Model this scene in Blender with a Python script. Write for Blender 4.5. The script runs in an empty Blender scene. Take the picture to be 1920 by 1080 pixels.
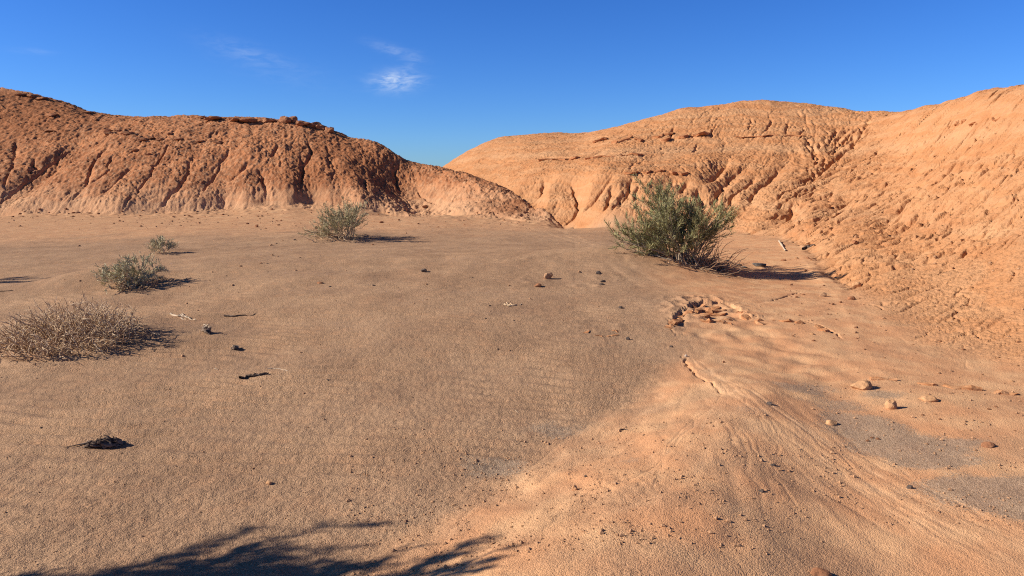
import bpy, math, random
import numpy as np
from mathutils import Vector, noise as mnoise
R_ = math.radians
rng = np.random.default_rng(7)
random.seed(7)
scene = bpy.context.scene
col = scene.collection

# ------------------------------------------------------------------ camera
W_, H_, F = 1920.0, 1080.0, 1397.0
CAMZ = 1.65
HORIZON = 330.0
PITCH = math.atan((540 - HORIZON) / F)
cam_d = bpy.data.cameras.new('camera')
cam = bpy.data.objects.new('camera', cam_d)
col.objects.link(cam)
cam.location = (0, 0, CAMZ)
cam.rotation_euler = (math.pi / 2 - PITCH, 0, 0)
cam_d.sensor_width = 36.0
cam_d.lens = 36.0 * F / W_
cam_d.clip_start = 0.05
cam_d.clip_end = 20000
scene.camera = cam

# ------------------------------------------------------------------ light
SUN_EL = R_(29.0)
SUN_DIR = Vector((-1.0, -0.10, 0)).normalized()          # horizontal direction towards the sun
to_sun = Vector((SUN_DIR.x * math.cos(SUN_EL), SUN_DIR.y * math.cos(SUN_EL), math.sin(SUN_EL)))
sun_d = bpy.data.lights.new('sun', 'SUN')
sun_d.energy = 5.0
sun_d.angle = R_(0.5)
sun_d.color = (1.0, 0.90, 0.77)
sun = bpy.data.objects.new('sun', sun_d)
col.objects.link(sun)
sun.rotation_euler = to_sun.to_track_quat('Z', 'Y').to_euler()
sun.location = to_sun * 100

world = bpy.data.worlds.new('World')
scene.world = world
world.use_nodes = True
wt = world.node_tree
wt.nodes.clear()


def nd(t, typ, **kw):
    n = t.nodes.new(typ)
    for k, v in kw.items():
        if k.startswith('i_'):
            key = k[2:]
            key = int(key) if key.isdigit() else key.replace('_', ' ')
            n.inputs[key].default_value = v
        else:
            setattr(n, k, v)
    return n


def mth(t, op, a, b=None, c=None, clamp=False):
    n = t.nodes.new('ShaderNodeMath')
    n.operation = op
    n.use_clamp = clamp
    for i, x in enumerate((a, b, c)):
        if x is None:
            continue
        if isinstance(x, (int, float)):
            n.inputs[i].default_value = x
        else:
            t.links.new(x, n.inputs[i])
    return n.outputs[0]


def mixc(t, fac, a, b, typ='MIX'):
    n = t.nodes.new('ShaderNodeMix')
    n.data_type = 'RGBA'
    n.blend_type = typ
    n.clamp_factor = True
    for s, x in (('Factor', fac), ('A', a), ('B', b)):
        sock = [q for q in n.inputs if q.name == s and (q.type == 'RGBA' or s == 'Factor')][0]
        if isinstance(x, (int, float)):
            sock.default_value = x
        elif isinstance(x, tuple):
            sock.default_value = (*x, 1) if len(x) == 3 else x
        else:
            t.links.new(x, sock)
    return [o for o in n.outputs if o.type == 'RGBA'][0]


def maprange(t, v, a, b, c=0.0, d=1.0, smooth=True):
    n = t.nodes.new('ShaderNodeMapRange')
    n.interpolation_type = 'SMOOTHSTEP' if smooth else 'LINEAR'
    t.links.new(v, n.inputs[0])
    for i, x in zip((1, 2, 3, 4), (a, b, c, d)):
        n.inputs[i].default_value = x
    return n.outputs[0]


SKY_STRENGTH = 0.095
sky = nd(wt, 'ShaderNodeTexSky', sky_type='NISHITA', sun_disc=False, sun_elevation=SUN_EL,
         sun_rotation=math.atan2(to_sun.x, to_sun.y), altitude=1200.0, air_density=1.0, dust_density=0.25,
         ozone_density=2.5)
# the sky's own colour, a little deeper in the blue as in clear dry desert air
hsv = nd(wt, 'ShaderNodeHueSaturation', i_Saturation=1.22, i_Value=1.0)
wt.links.new(sky.outputs[0], hsv.inputs['Color'])
clear = mixc(wt, 1.0, hsv.outputs[0], (0.345, 0.59, 1.05), 'MULTIPLY')
# sky above the frame darkened and warmed to cut blue fill in shadows
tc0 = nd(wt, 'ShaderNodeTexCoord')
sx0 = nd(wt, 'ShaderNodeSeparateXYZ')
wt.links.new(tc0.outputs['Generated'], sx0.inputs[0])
fill_dim = maprange(wt, sx0.outputs[2], 0.22, 0.65, 1.0, 0.0)
clear = mixc(wt, 1.0, clear, mixc(wt, fill_dim, (0.58, 0.46, 0.36), (1, 1, 1)), 'MULTIPLY')
# thin cirrus wisps, laid out by compass direction
tc = nd(wt, 'ShaderNodeTexCoord')
sx = nd(wt, 'ShaderNodeSeparateXYZ')
wt.links.new(tc.outputs['Generated'], sx.inputs[0])
az_s = mth(wt, 'ARCTAN2', sx.outputs[0], sx.outputs[1])
el_s = mth(wt, 'ARCSINE', sx.outputs[2])
cmb = nd(wt, 'ShaderNodeCombineXYZ')
wt.links.new(az_s, cmb.inputs[0])
wt.links.new(el_s, cmb.inputs[1])
mp = nd(wt, 'ShaderNodeMapping')
mp.inputs['Rotation'].default_value = (0, 0, 0.35)
mp.inputs['Scale'].default_value = (26, 90, 1)
wt.links.new(cmb.outputs[0], mp.inputs[0])
cn = nd(wt, 'ShaderNodeTexNoise', i_Scale=1.6, i_Detail=7.0, i_Roughness=0.62, i_Distortion=0.6)
wt.links.new(mp.outputs[0], cn.inputs['Vector'])
cn2 = maprange(wt, cn.outputs[0], 0.28, 0.78)
wisps = []
for (caz, cel, sa, se, amp, tilt) in (
        (-0.150, 0.1205, 0.026, 0.0110, 0.55, 0.05), (-0.150, 0.157, 0.028, 0.0065, 0.15, -0.28),
        (-0.336, 0.150, 0.040, 0.010, 0.075, -0.25), (-0.30, 0.132, 0.060, 0.016, 0.04, -0.2),
        (-0.555, 0.135, 0.020, 0.003, 0.05, 0.0), (-0.13, 0.142, 0.012, 0.012, 0.06, 0.5)):
    da = mth(wt, 'SUBTRACT', az_s, caz)
    de = mth(wt, 'SUBTRACT', el_s, cel)
    de = mth(wt, 'SUBTRACT', de, mth(wt, 'MULTIPLY', da, tilt))
    q = mth(wt, 'ADD', mth(wt, 'POWER', mth(wt, 'ABSOLUTE', mth(wt, 'DIVIDE', da, sa)), 2.0),
            mth(wt, 'POWER', mth(wt, 'ABSOLUTE', mth(wt, 'DIVIDE', de, se)), 2.0))
    g = mth(wt, 'MULTIPLY', mth(wt, 'EXPONENT', mth(wt, 'MULTIPLY', q, -1.0)), amp)
    wisps.append(g)
tot = wisps[0]
for g in wisps[1:]:
    tot = mth(wt, 'ADD', tot, g)
cov = mth(wt, 'MULTIPLY', tot, mth(wt, 'MULTIPLY', cn2, 1.7), clamp=True)
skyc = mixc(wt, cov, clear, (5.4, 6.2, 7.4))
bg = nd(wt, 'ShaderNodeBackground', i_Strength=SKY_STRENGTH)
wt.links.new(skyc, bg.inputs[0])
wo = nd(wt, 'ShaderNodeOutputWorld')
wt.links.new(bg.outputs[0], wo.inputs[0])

scene.view_settings.view_transform = 'Standard'
scene.view_settings.look = 'None'
scene.view_settings.gamma = 1.0
scene.view_settings.exposure = 0.5
scene.view_settings.use_curve_mapping = False
scene.render.engine = 'CYCLES'
scene.cycles.max_bounces = 4
scene.cycles.diffuse_bounces = 2
scene.cycles.use_denoising = False          # keep the grain of the sand crisp
scene.cycles.filter_width = 1.15
scene.cycles.use_adaptive_sampling = False


# ------------------------------------------------------------------ numeric helpers
def ray(u, v):
    a, b = (u - 960.0) / F, -(v - 540.0) / F
    cp, sp = math.cos(PITCH), math.sin(PITCH)
    return np.array((a, cp + b * sp, -sp + b * cp))


def px(u, v, Y):
    d = ray(u, v)
    k = Y / d[1]
    return np.array((d[0] * k, Y, CAMZ + d[2] * k))


def pchip_slopes(x, y):
    h = np.diff(x)
    dl = np.diff(y) / h
    m = np.zeros_like(y)
    m[0], m[-1] = dl[0], dl[-1]
    for i in range(1, len(x) - 1):
        if dl[i - 1] * dl[i] > 0:
            w1, w2 = 2 * h[i] + h[i - 1], h[i] + 2 * h[i - 1]
            m[i] = (w1 + w2) / (w1 / dl[i - 1] + w2 / dl[i])
    return m


def pchip(xk, yk, x):
    xk = np.asarray(xk, float)
    yk = np.asarray(yk, float)
    m = pchip_slopes(xk, yk)
    x = np.clip(x, xk[0], xk[-1])
    i = np.clip(np.searchsorted(xk, x) - 1, 0, len(xk) - 2)
    h = xk[i + 1] - xk[i]
    t = (x - xk[i]) / h
    return ((1 + 2 * t) * (1 - t) ** 2 * yk[i] + t * (1 - t) ** 2 * h * m[i]
            + t * t * (3 - 2 * t) * yk[i + 1] + t * t * (t - 1) * h * m[i + 1])


def sstep(a, b, x):
    t = np.clip((x - a) / (b - a), 0, 1)
    return t * t * (3 - 2 * t)


def ihash(ix, iy, seed):
    h = (ix.astype(np.int64) * 374761393 + iy.astype(np.int64) * 668265263 + seed * 974711) & 0xFFFFFFFF
    h = ((h ^ (h >> 13)) * 1274126177) & 0xFFFFFFFF
    return (h ^ (h >> 16)) & 0xFFFF


_ang = np.arange(65536) * (2 * np.pi / 65536)
_gx, _gy = np.cos(_ang).astype(np.float32), np.sin(_ang).astype(np.float32)


def gnoise(x, y, seed=0):
    x = np.asarray(x)
    y = np.asarray(y)
    ix, iy = np.floor(x), np.floor(y)
    fx, fy = (x - ix).astype(np.float32), (y - iy).astype(np.float32)
    ix, iy = ix.astype(np.int64), iy.astype(np.int64)
    u, v = fx * fx * fx * (fx * (fx * 6 - 15) + 10), fy * fy * fy * (fy * (fy * 6 - 15) + 10)

    def c(dx, dy):
        k = ihash(ix + dx, iy + dy, seed)
        return _gx[k] * (fx - dx) + _gy[k] * (fy - dy)
    a = c(0, 0) * (1 - u) + c(1, 0) * u
    b = c(0, 1) * (1 - u) + c(1, 1) * u
    return (a * (1 - v) + b * v) * 1.5


def fbm(x, y, seed, octs=4, gain=0.5):
    s, a = 0, 1.0
    for o in range(octs):
        s = s + a * gnoise(x * 2 ** o, y * 2 ** o, seed + o * 17)
        a *= gain
    return s


def worley(x, y, seed=0):
    x = np.asarray(x)
    y = np.asarray(y)
    ix, iy = np.floor(x).astype(np.int64), np.floor(y).astype(np.int64)
    f1 = np.full(x.shape, 9.0, np.float32)
    f2 = np.full(x.shape, 9.0, np.float32)
    for dx in (-1, 0, 1):
        for dy in (-1, 0, 1):
            cx, cy = ix + dx, iy + dy
            jx = ihash(cx, cy, seed) / 65536.0
            jy = ihash(cx, cy, seed + 101) / 65536.0
            d = ((cx + jx - x) ** 2 + (cy + jy - y) ** 2).astype(np.float32)
            f2 = np.minimum(f2, np.maximum(f1, d))
            f1 = np.minimum(f1, d)
    return np.sqrt(f1), np.sqrt(f2)


# ------------------------------------------------------------------ terrain grid (polar round the photographer, finer where one looks)
def axis_az():
    fine = np.arange(-R_(38), R_(38), R_(69.0) / 1024 / 1.25)
    step = R_(1.0)
    left = np.arange(-math.pi, -R_(38), step)
    right = np.arange(R_(38), math.pi + 1e-6, step)
    right[-1] = math.pi
    return np.concatenate((left, fine[(fine > left[-1] + 1e-4)], right[1:]))


def axis_r():
    r = [0.001, 0.4, 0.8, 1.2, 1.6, 2.0, 2.3]
    x = 2.5
    while x < 52:
        r.append(x)
        x += min(0.030 if x < 26 else 0.045, max(0.007, x * x / 1240 * 0.85))
    while x < 70:
        r.append(x)
        x += 0.8
    while x < 6000:
        r.append(x)
        x *= 1.25
    return np.array(r)


AZ, RR = axis_az(), axis_r()
NA, NR = len(AZ), len(RR)
SA, CA = np.sin(AZ), np.cos(AZ)
X = RR[:, None] * SA[None, :]
Y = RR[:, None] * CA[None, :]


def line_from(tab):
    """(u, v, Y) rows -> functions of azimuth giving radius and height"""
    P = np.array([px(*t) for t in tab])
    a = np.arctan2(P[:, 0], P[:, 1])
    o = np.argsort(a)
    a, P = a[o], P[o]
    r = np.hypot(P[:, 0], P[:, 1])
    return pchip(a, r, AZ), pchip(a, P[:, 2], AZ), a[0], a[-1]


def layer(lines, lead, lead_z, back, az_lo, az_hi, toe):
    """hill layer: height over the grid from the foot line, break lines and crest line"""
    L = [line_from(t) for t in lines]
    Z = np.full((NR, NA), -3.0, np.float64)
    wob = gnoise(AZ * 9.0, AZ * 0 + len(lines), 160) * 0.8 + gnoise(AZ * 26.0, AZ * 0 + 2.0 + len(lines), 161) * 0.45
    fade = sstep(az_lo[0], az_lo[1], AZ) * (1 - sstep(az_hi[0], az_hi[1], AZ))
    for j in range(NA):
        if fade[j] <= 0:
            continue
        rs = [l[0][j] for l in L]
        zs = [l[1][j] for l in L]
        rs[0] += wob[j] * min(1.0, rs[0] / 26.0) * 0.9
        for k in range(1, len(rs)):
            rs[k] = max(rs[k], rs[k - 1] + 0.15)
        zc = zs[-1]
        rs.insert(1, rs[0] + 0.12 * (rs[1] - rs[0]))
        zs.insert(1, zs[0] + toe * (zs[1] - zs[0]))
        rs = [rs[0] - lead] + rs + [rs[-1] + back * 0.5, rs[-1] + back, rs[-1] + back * 2.2]
        zs = [lead_z] + zs + [zc * 0.72, zc * 0.2, -1.5]
        rs[0] = max(rs[0], rs[1] * 0.55)
        z = pchip(rs, zs, RR)
        z = np.where(RR < rs[0], lead_z - (rs[0] - RR) * 0.06, z)
        z = np.where(RR > rs[-1], -3, z)
        Z[:, j] = z * fade[j] - 3.0 * (1 - fade[j])
    return Z, L


# left hill: foot, break of slope, crest
H1_foot = [(-900, 425, 28), (-300, 412, 31), (0, 404, 32), (250, 404, 31.5), (400, 397, 31.5), (560, 386, 32), (720, 388, 31),
           (810, 392, 30), (900, 407, 28.5), (960, 414, 27.6), (1040, 424, 26.3), (1078, 448, 25)]
H1_mid = [(-900, 270, 36), (-300, 270, 37.5), (0, 280, 37.5), (200, 266, 37.3), (330, 262, 36.8), (450, 262, 36.6), (560, 270, 36.2),
          (650, 300, 35), (720, 325, 34), (780, 346, 32.8), (850, 363, 31.3), (900, 375, 30.3), (960, 392, 29), (1010, 405, 27.9), (1045, 422, 26.5), (1080, 451, 25.3)]
H1_crest = [(-900, 130, 47), (-300, 142, 47), (0, 168, 46), (70, 180, 46), (180, 214, 44), (240, 222, 43), (330, 222, 41.5), (400, 222, 41),
            (470, 224, 40.5), (545, 229, 40), (620, 246, 39.3), (660, 262, 38.8), (700, 268, 38.2), (770, 302, 36.6), (820, 314, 35.2),
            (860, 324, 34), (900, 338, 33), (960, 363, 31), (1000, 381, 29.2), (1030, 402, 27.8), (1052, 419, 26.6), (1085, 452, 25.6)]
# right hill and the near slope
H2_foot = [(780, 402, 36), (830, 402, 35), (900, 409, 32), (1000, 424, 27.5), (1060, 428, 26), (1100, 430, 25), (1150, 434, 24.3), (1250, 440, 23.3),
           (1350, 442, 22.5), (1450, 454, 19.8), (1550, 520, 12.9), (1620, 615, 8.6), (1680, 676, 7.1), (1750, 702, 6.5), (1850, 720, 6.2),
           (1920, 738, 5.9), (2100, 782, 5.3), (2400, 835, 4.7), (2900, 900, 4.2)]
H2_low = [(780, 382, 38), (830, 372, 37), (900, 362, 34.5), (1000, 345, 31), (1060, 338, 29.5), (1100, 335, 28.5), (1150, 333, 27.7), (1250, 336, 27),
          (1350, 341, 26.5), (1450, 352, 25), (1550, 368, 22), (1645, 400, 17.5), (1750, 430, 13.5), (1850, 450, 10.8), (1920, 460, 9.5),
          (2100, 480, 8), (2400, 520, 6.6), (2900, 560, 5.8)]
H2_mid = [(780, 362, 42), (830, 340, 42), (900, 315, 40), (1000, 301, 36), (1060, 300, 34), (1100, 296, 33), (1150, 290, 32), (1250, 280, 32),
          (1350, 275, 31.5), (1450, 275, 30.5), (1550, 284, 29), (1645, 292, 26), (1750, 300, 20), (1850, 300, 16), (1920, 300, 14),
          (2100, 290, 11.5), (2400, 280, 9.3), (2900, 280, 8)]
H2_crest = [(780, 348, 46), (830, 316, 47), (880, 284, 48), (950, 259, 48), (1050, 252, 47), (1095, 253, 44), (1120, 249, 42.5), (1200, 228, 40), (1300, 204, 39),
            (1420, 193, 38), (1500, 195, 37.3), (1580, 207, 36), (1645, 214, 33.5), (1750, 198, 28), (1850, 174, 23), (1920, 158, 20.5),
            (2100, 115, 16), (2400, 70, 13), (2900, 20, 11)]
H1, L1 = layer([H1_foot, H1_mid, H1_crest], 10.0, -0.12, 14, (-R_(95), -R_(60)), (R_(4.6), R_(5.6)), 0.19)
H2, L2 = layer([H2_foot, H2_low, H2_mid, H2_crest], 1.6, -0.10, 14, (-R_(9.5), -R_(7)), (R_(60), R_(95)), 0.13)


def smax(a, b, k):
    return 0.5 * (a + b + np.sqrt((a - b) ** 2 + k * k))


# sand flat: broad swells, a rise on the left, little dunes gathered round the shrubs
near = np.exp(-(RR[:, None] / 60.0) ** 2)
G = (0.05 * gnoise(X / 6.0, Y / 6.0, 3) + 0.03 * (1 - 0.75 * sstep(0.3, 1.8, X - 0.13 * Y)) * gnoise(X / 2.2, Y / 2.2, 4)) * near
G = G * sstep(1.0, 3.5, RR)[:, None]
FLAT = 1.65


def ground_px(u, v):
    d = ray(u, v)
    k = -CAMZ / d[2]
    return np.array((d[0] * k, d[1] * k))


def mound(u, v, sx, sy, h):
    p = ground_px(u, v)
    return h * np.exp(-((X - p[0]) / sx) ** 2 - ((Y - p[1]) / sy) ** 2)


G += mound(110, 640, 1.0, 0.7, 0.16)
G += mound(215, 540, 0.75, 0.6, 0.14) + mound(150, 545, 0.7, 0.5, 0.08)
G += mound(300, 476, 0.5, 0.5, 0.06)
G += mound(625, 446, 1.4, 1.2, 0.18)
G += mound(1215, 500, 1.5, 1.3, 0.24) + mound(1090, 505, 2.2, 1.6, 0.10)
G -= mound(1430, 510, 1.7, 2.0, 0.16)
G += mound(700, 520, 5.5, 4.5, 0.24)
HL = smax(H1, H2, 0.05)
Rg_ = RR[:, None]
BASE = smax(G, HL, 0.10 + 0.10 * sstep(0.5, 3.0, X) * (Rg_ < 24)) - 0.02 - 0.03 * sstep(0.5, 3.0, X) * (Rg_ < 24) * np.exp(-((HL - G) / 0.25) ** 2)


def polar_sample(grid, x, y):
    r = np.hypot(x, y)
    a = np.arctan2(x, y)
    i = np.clip(np.searchsorted(RR, r) - 1, 0, NR - 2)
    j = np.clip(np.searchsorted(AZ, a) - 1, 0, NA - 2)
    fr = np.clip((r - RR[i]) / (RR[i + 1] - RR[i]), 0, 1)
    fa = np.clip((a - AZ[j]) / (AZ[j + 1] - AZ[j]), 0, 1)
    return ((grid[i, j] * (1 - fa) + grid[i, j + 1] * fa) * (1 - fr)
            + (grid[i + 1, j] * (1 - fa) + grid[i + 1, j + 1] * fa) * fr)


def hit(grid, u, v, y_max=60.0):
    """where the sight line through a point of the photograph meets the terrain"""
    d = ray(u, v)
    d = d / math.hypot(d[0], d[1])
    t = np.concatenate((np.arange(2.0, 12, 0.01), np.arange(12, y_max, 0.02)))
    z = polar_sample(grid, d[0] * t, d[1] * t)
    b = np.nonzero(z >= CAMZ + d[2] * t)[0]
    k = t[b[0]] if len(b) else y_max
    x, y = d[0] * k, d[1] * k
    return np.array((x, y, float(polar_sample(grid, np.array([x]), np.array([y]))[0])))


DET = np.zeros((NR, NA))                                  # relief added to the smooth land
CARVE = np.zeros((NR, NA))


def stroke(P, w, d, field, prof='v', taper=True):
    """wear a groove of half-width w and depth d along the ground polyline P"""
    P = np.asarray(P)[:, :2]
    n = len(P)
    for k in range(n - 1):
        a, b = P[k], P[k + 1]
        ta = 1.0
        if taper:
            s0, s1 = k / (n - 1), (k + 1) / (n - 1)
            ta0 = min(1, 4 * s0 + .15, 4 * (1 - s0) + .15)
            ta1 = min(1, 4 * s1 + .15, 4 * (1 - s1) + .15)
        else:
            ta0 = ta1 = 1
        ext = w * (3.0 if prof == 'g' else 1.05)
        xs = np.array([a[0] - ext, a[0] + ext, b[0] - ext, b[0] + ext])
        ys = np.array([a[1] - ext, a[1] + ext, b[1] - ext, b[1] + ext])
        mr = math.hypot(*(0.5 * (a + b)))
        ra, rb = math.hypot(*a), math.hypot(*b)
        r0, r1 = min(ra, rb) - ext, max(ra, rb) + ext
        aa, ab = math.atan2(*a), math.atan2(*b)
        da = ext / max(min(ra, rb), 0.5)
        i0, i1 = np.searchsorted(RR, (r0, r1))
        j0, j1 = np.searchsorted(AZ, (min(aa, ab) - da, max(aa, ab) + da))
        if i1 <= i0 or j1 <= j0:
            continue
        sx, sy = X[i0:i1, j0:j1], Y[i0:i1, j0:j1]
        v = b - a
        L = float(v @ v) + 1e-9
        t = np.clip(((sx - a[0]) * v[0] + (sy - a[1]) * v[1]) / L, 0, 1)
        dist = np.hypot(sx - a[0] - t * v[0], sy - a[1] - t * v[1])
        amp = d * (ta0 + (ta1 - ta0) * t)
        if prof == 'g':
            g = amp * np.exp(-(dist / w) ** 2)
        else:
            g = amp * np.clip(1 - dist / w, 0, 1) ** 1.3
        sub = field[i0:i1, j0:j1]
        np.maximum(sub, g, out=sub)


def densify(P, step, jit, seed):
    P = np.asarray(P, float)[:, :2]
    r = np.random.default_rng(seed)
    out = [P[0]]
    for a, b in zip(P[:-1], P[1:]):
        n = max(1, int(np.hypot(*(b - a)) / step))
        v = b - a
        nrm = np.array((-v[1], v[0])) / (np.hypot(*v) + 1e-9)
        for k in range(1, n + 1):
            out.append(a + v * k / n + nrm * r.normal(0, jit) * (k < n))
    return np.array(out)


def pixline(pts, grid=None):
    g = BASE if grid is None else grid
    return np.array([hit(g, u, v) for u, v in pts])


WIDE = np.zeros((NR, NA))
# the big gullies
for pts, w, d in (
        ([(-40, 405), (0, 385), (60, 338), (100, 306), (140, 286), (150, 262)], 0.85, 0.50),
        ([(815, 392), (800, 375), (770, 345), (752, 318), (742, 300)], 1.5, 1.0),
        ([(1062, 425), (1085, 398), (1088, 380), (1075, 350), (1062, 330)], 0.7, 0.42),
        ([(1003, 400), (1006, 380), (1000, 362), (985, 345)], 0.5, 0.32),
        ([(1400, 437), (1470, 408), (1490, 385), (1535, 332), (1590, 272), (1640, 216)], 0.8, 0.08)):
    stroke(densify(pixline(pts), 0.8, 0.05, len(pts)), w, d, WIDE, 'g')
BASE = BASE - WIDE
FLUTE = np.zeros((NR, NA))

# rills that can be made out in the photograph, hill by hill (width, depth in metres)
LEFT_RILLS = [
    [(0, 388), (30, 362), (62, 338), (85, 318), (110, 300), (140, 280)], [(132, 388), (145, 365), (165, 345), (170, 320), (180, 300), (205, 275)],
    [(165, 350), (200, 325), (212, 295)], [(245, 378), (275, 338), (300, 300), (320, 270)], [(300, 395), (330, 358), (350, 330), (365, 290)],
    [(365, 375), (400, 338), (420, 300), (432, 280)], [(232, 395), (255, 370)], [(568, 378), (562, 350), (568, 315), (585, 290), (575, 262)],
    [(498, 372), (492, 340), (485, 318)], [(745, 355), (740, 330), (748, 312)], [(820, 388), (800, 372), (780, 352)],
    [(20, 330), (28, 290), (32, 262)], [(8, 350), (20, 320)], [(60, 330), (65, 300)], [(432, 345), (448, 325), (462, 310)],
    [(180, 372), (215, 345), (250, 310)], [(340, 392), (360, 372)], [(510, 300), (520, 275)], [(620, 350), (628, 320), (615, 290)],
    [(690, 365), (680, 330)]]
RIGHT_RILLS = [
    [(1062, 420), (1076, 400), (1087, 380), (1080, 362), (1070, 345)], [(1008, 372), (1018, 352), (1020, 335)], [(1098, 390), (1120, 360), (1150, 330)],
    [(1110, 382), (1116, 370), (1125, 372)], [(1130, 400), (1142, 370), (1150, 345)], [(1148, 395), (1160, 375), (1170, 352)], [(1188, 376), (1200, 345)],
    [(1160, 392), (1175, 360), (1185, 330)], [(1242, 360), (1262, 335)], [(1275, 365), (1290, 340)], [(1315, 400), (1316, 375), (1310, 355)],
    [(1330, 392), (1340, 370), (1352, 350), (1375, 325), (1400, 310)], [(1365, 390), (1370, 365), (1390, 350), (1420, 328)], [(1400, 395), (1412, 365), (1440, 335), (1465, 310)],
    [(1320, 345), (1340, 328), (1365, 300)], [(1418, 430), (1445, 415), (1475, 402), (1486, 380)], [(1395, 440), (1420, 428)],
    [(1480, 395), (1490, 375)], [(1490, 350), (1530, 330), (1560, 305), (1590, 280), (1605, 262), (1622, 240), (1635, 220)],
    [(1560, 390), (1590, 365), (1620, 352)], [(1648, 422), (1680, 398), (1700, 385)], [(1650, 440), (1700, 412), (1760, 385), (1800, 365), (1812, 350)],
    [(1740, 350), (1770, 330), (1795, 300)], [(1800, 372), (1812, 350), (1850, 335)], [(1700, 400), (1780, 355), (1850, 310), (1910, 290)],
    [(1600, 330), (1640, 315)], [(1530, 415), (1570, 390), (1600, 375)], [(1730, 320), (1760, 305)], [(1855, 330), (1885, 318)], [(1840, 470), (1890, 430), (1919, 405)],
    [(1635, 250), (1660, 235)], [(1300, 290), (1310, 270)], [(1440, 250), (1446, 225)], [(1470, 255), (1480, 230)], [(1400, 250), (1410, 222)],
    [(1250, 265), (1265, 240)], [(1330, 262), (1345, 235)], [(1500, 265), (1508, 240)]]
for i, pts in enumerate(LEFT_RILLS):
    stroke(densify(pixline(pts), 0.4, 0.05, 900 + i), 0.30, 0.06, FLUTE, 'g')
    stroke(densify(pixline(pts), 0.22, 0.05, i), rng.uniform(0.07, 0.13), rng.uniform(0.14, 0.28), CARVE)
for i, pts in enumerate(RIGHT_RILLS):
    if pts[0][1] > 320 and pts[0][0] < 1660 and pts[0] != (1490, 350):
        stroke(densify(pixline(pts), 0.4, 0.05, 950 + i), 0.34, 0.20, FLUTE, 'g')
    near_k = 0.6 if (pts[0][0] > 1620 and pts[0][1] > 380) or pts[0][1] < 295 else 1.0
    stroke(densify(pixline(pts), 0.2, 0.05, 50 + i), rng.uniform(0.075, 0.13) * max(near_k, 0.7), rng.uniform(0.18, 0.34) * near_k, CARVE)
# beds of harder clay that stand out as thin undercut lines
LEDGES = [[(1015, 300), (1050, 298), (1082, 297)], [(1100, 297), (1130, 294), (1165, 292), (1205, 290)], [(1175, 326), (1195, 324), (1220, 322), (1255, 323), (1285, 325)],
          [(1095, 268), (1120, 262), (1145, 258)], [(1155, 266), (1180, 258)], [(1230, 258), (1262, 253)], [(1300, 258), (1330, 252)], [(1440, 256), (1500, 254), (1580, 253)],
          [(930, 306), (970, 303)], [(200, 258), (240, 252), (290, 250)], [(265, 262), (300, 258), (360, 262)], [(370, 262), (420, 265)], [(75, 217), (115, 222)], [(80, 245), (110, 250)]]
for i, pts in enumerate(LEDGES):
    P = densify(pixline(pts), 0.25, 0.06, 200 + i)
    stroke(P, 0.12, 0.15, CARVE, taper=True)

# many finer rills following the fall of the slopes
def flow(x, y, n, step):
    out = [(x, y)]
    e = 0.4
    for _ in range(n):
        g = np.array((polar_sample(BASE, np.array([x + e, x - e, x, x]), np.array([y, y, y + e, y - e]))))
        gx, gy = g[0] - g[1], g[2] - g[3]
        m = math.hypot(gx, gy)
        if m < 0.10 * 2 * e:
            break
        x -= step * gx / m + random.gauss(0, 0.05)
        y -= step * gy / m + random.gauss(0, 0.05)
        out.append((x, y))
    return np.array(out)


FINE = np.zeros((NR, NA))
for k in range(2300):
    u = random.uniform(-60, 1980) if k % 3 else random.uniform(1500, 1980)
    if u < 1000 and random.random() < 0.78:
        continue
    v = random.uniform(225, 370) if u < 1000 else random.uniform(195, 600 if u > 1600 else 410)
    p = hit(BASE, u, v)
    if p[1] > 52 or polar_sample(HL, p[:1], p[1:2])[0] < 0.25:
        continue
    sc = 0.22 + 0.78 * min(1, math.hypot(p[0], p[1]) / 30.0)
    P = flow(p[0], p[1], random.choice((3, 4, 5, 6, 8, 12)), 0.20 * sc)
    if len(P) > 2:
        w = random.uniform(0.045, 0.085) * max(sc, 0.45)
        stroke(P, w, w * random.uniform(0.4, 1.0) * (0.9 if u > 1640 or u < 1000 else 0.85), FINE)

# the near slope is scored by longer, sharper runnels
for k in range(900):
    u, v = random.uniform(1500, 1990), random.uniform(185, 660)
    p = hit(BASE, u, v)
    if p[1] > 32 or polar_sample(HL, p[:1], p[1:2])[0] < 0.12:
        continue
    rr = math.hypot(p[0], p[1])
    P = flow(p[0], p[1], random.choice((5, 6, 8, 10, 14, 20)), 0.10)
    if len(P) > 3:
        nearby = sstep(16, 9, rr)
        if random.random() < 0.8 * nearby:
            continue
        if nearby > 0.4:
            w = random.uniform(0.014, 0.026)
            stroke(P, w, w * random.uniform(0.8, 1.8), FINE)
        elif k % 2:
            w = random.uniform(0.030, 0.045) + 0.0012 * rr
            stroke(P, w, w * random.uniform(1.8, 3.6), FINE)
        else:
            w = random.uniform(0.05, 0.09) + 0.0016 * rr
            stroke(P, w, w * random.uniform(0.7, 1.4), FINE)
RIB = np.zeros((NR, NA))
for k in range(150):
    u, v = random.uniform(1480, 2000), random.uniform(180, 420)
    p = hit(BASE, u, v)
    if p[1] > 33 or polar_sample(HL, p[:1], p[1:2])[0] < 0.3:
        continue
    P = flow(p[0], p[1], 40, 0.12)
    if len(P) > 6:
        stroke(P, random.uniform(0.14, 0.28), random.uniform(0.03, 0.09), RIB, 'g')

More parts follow.
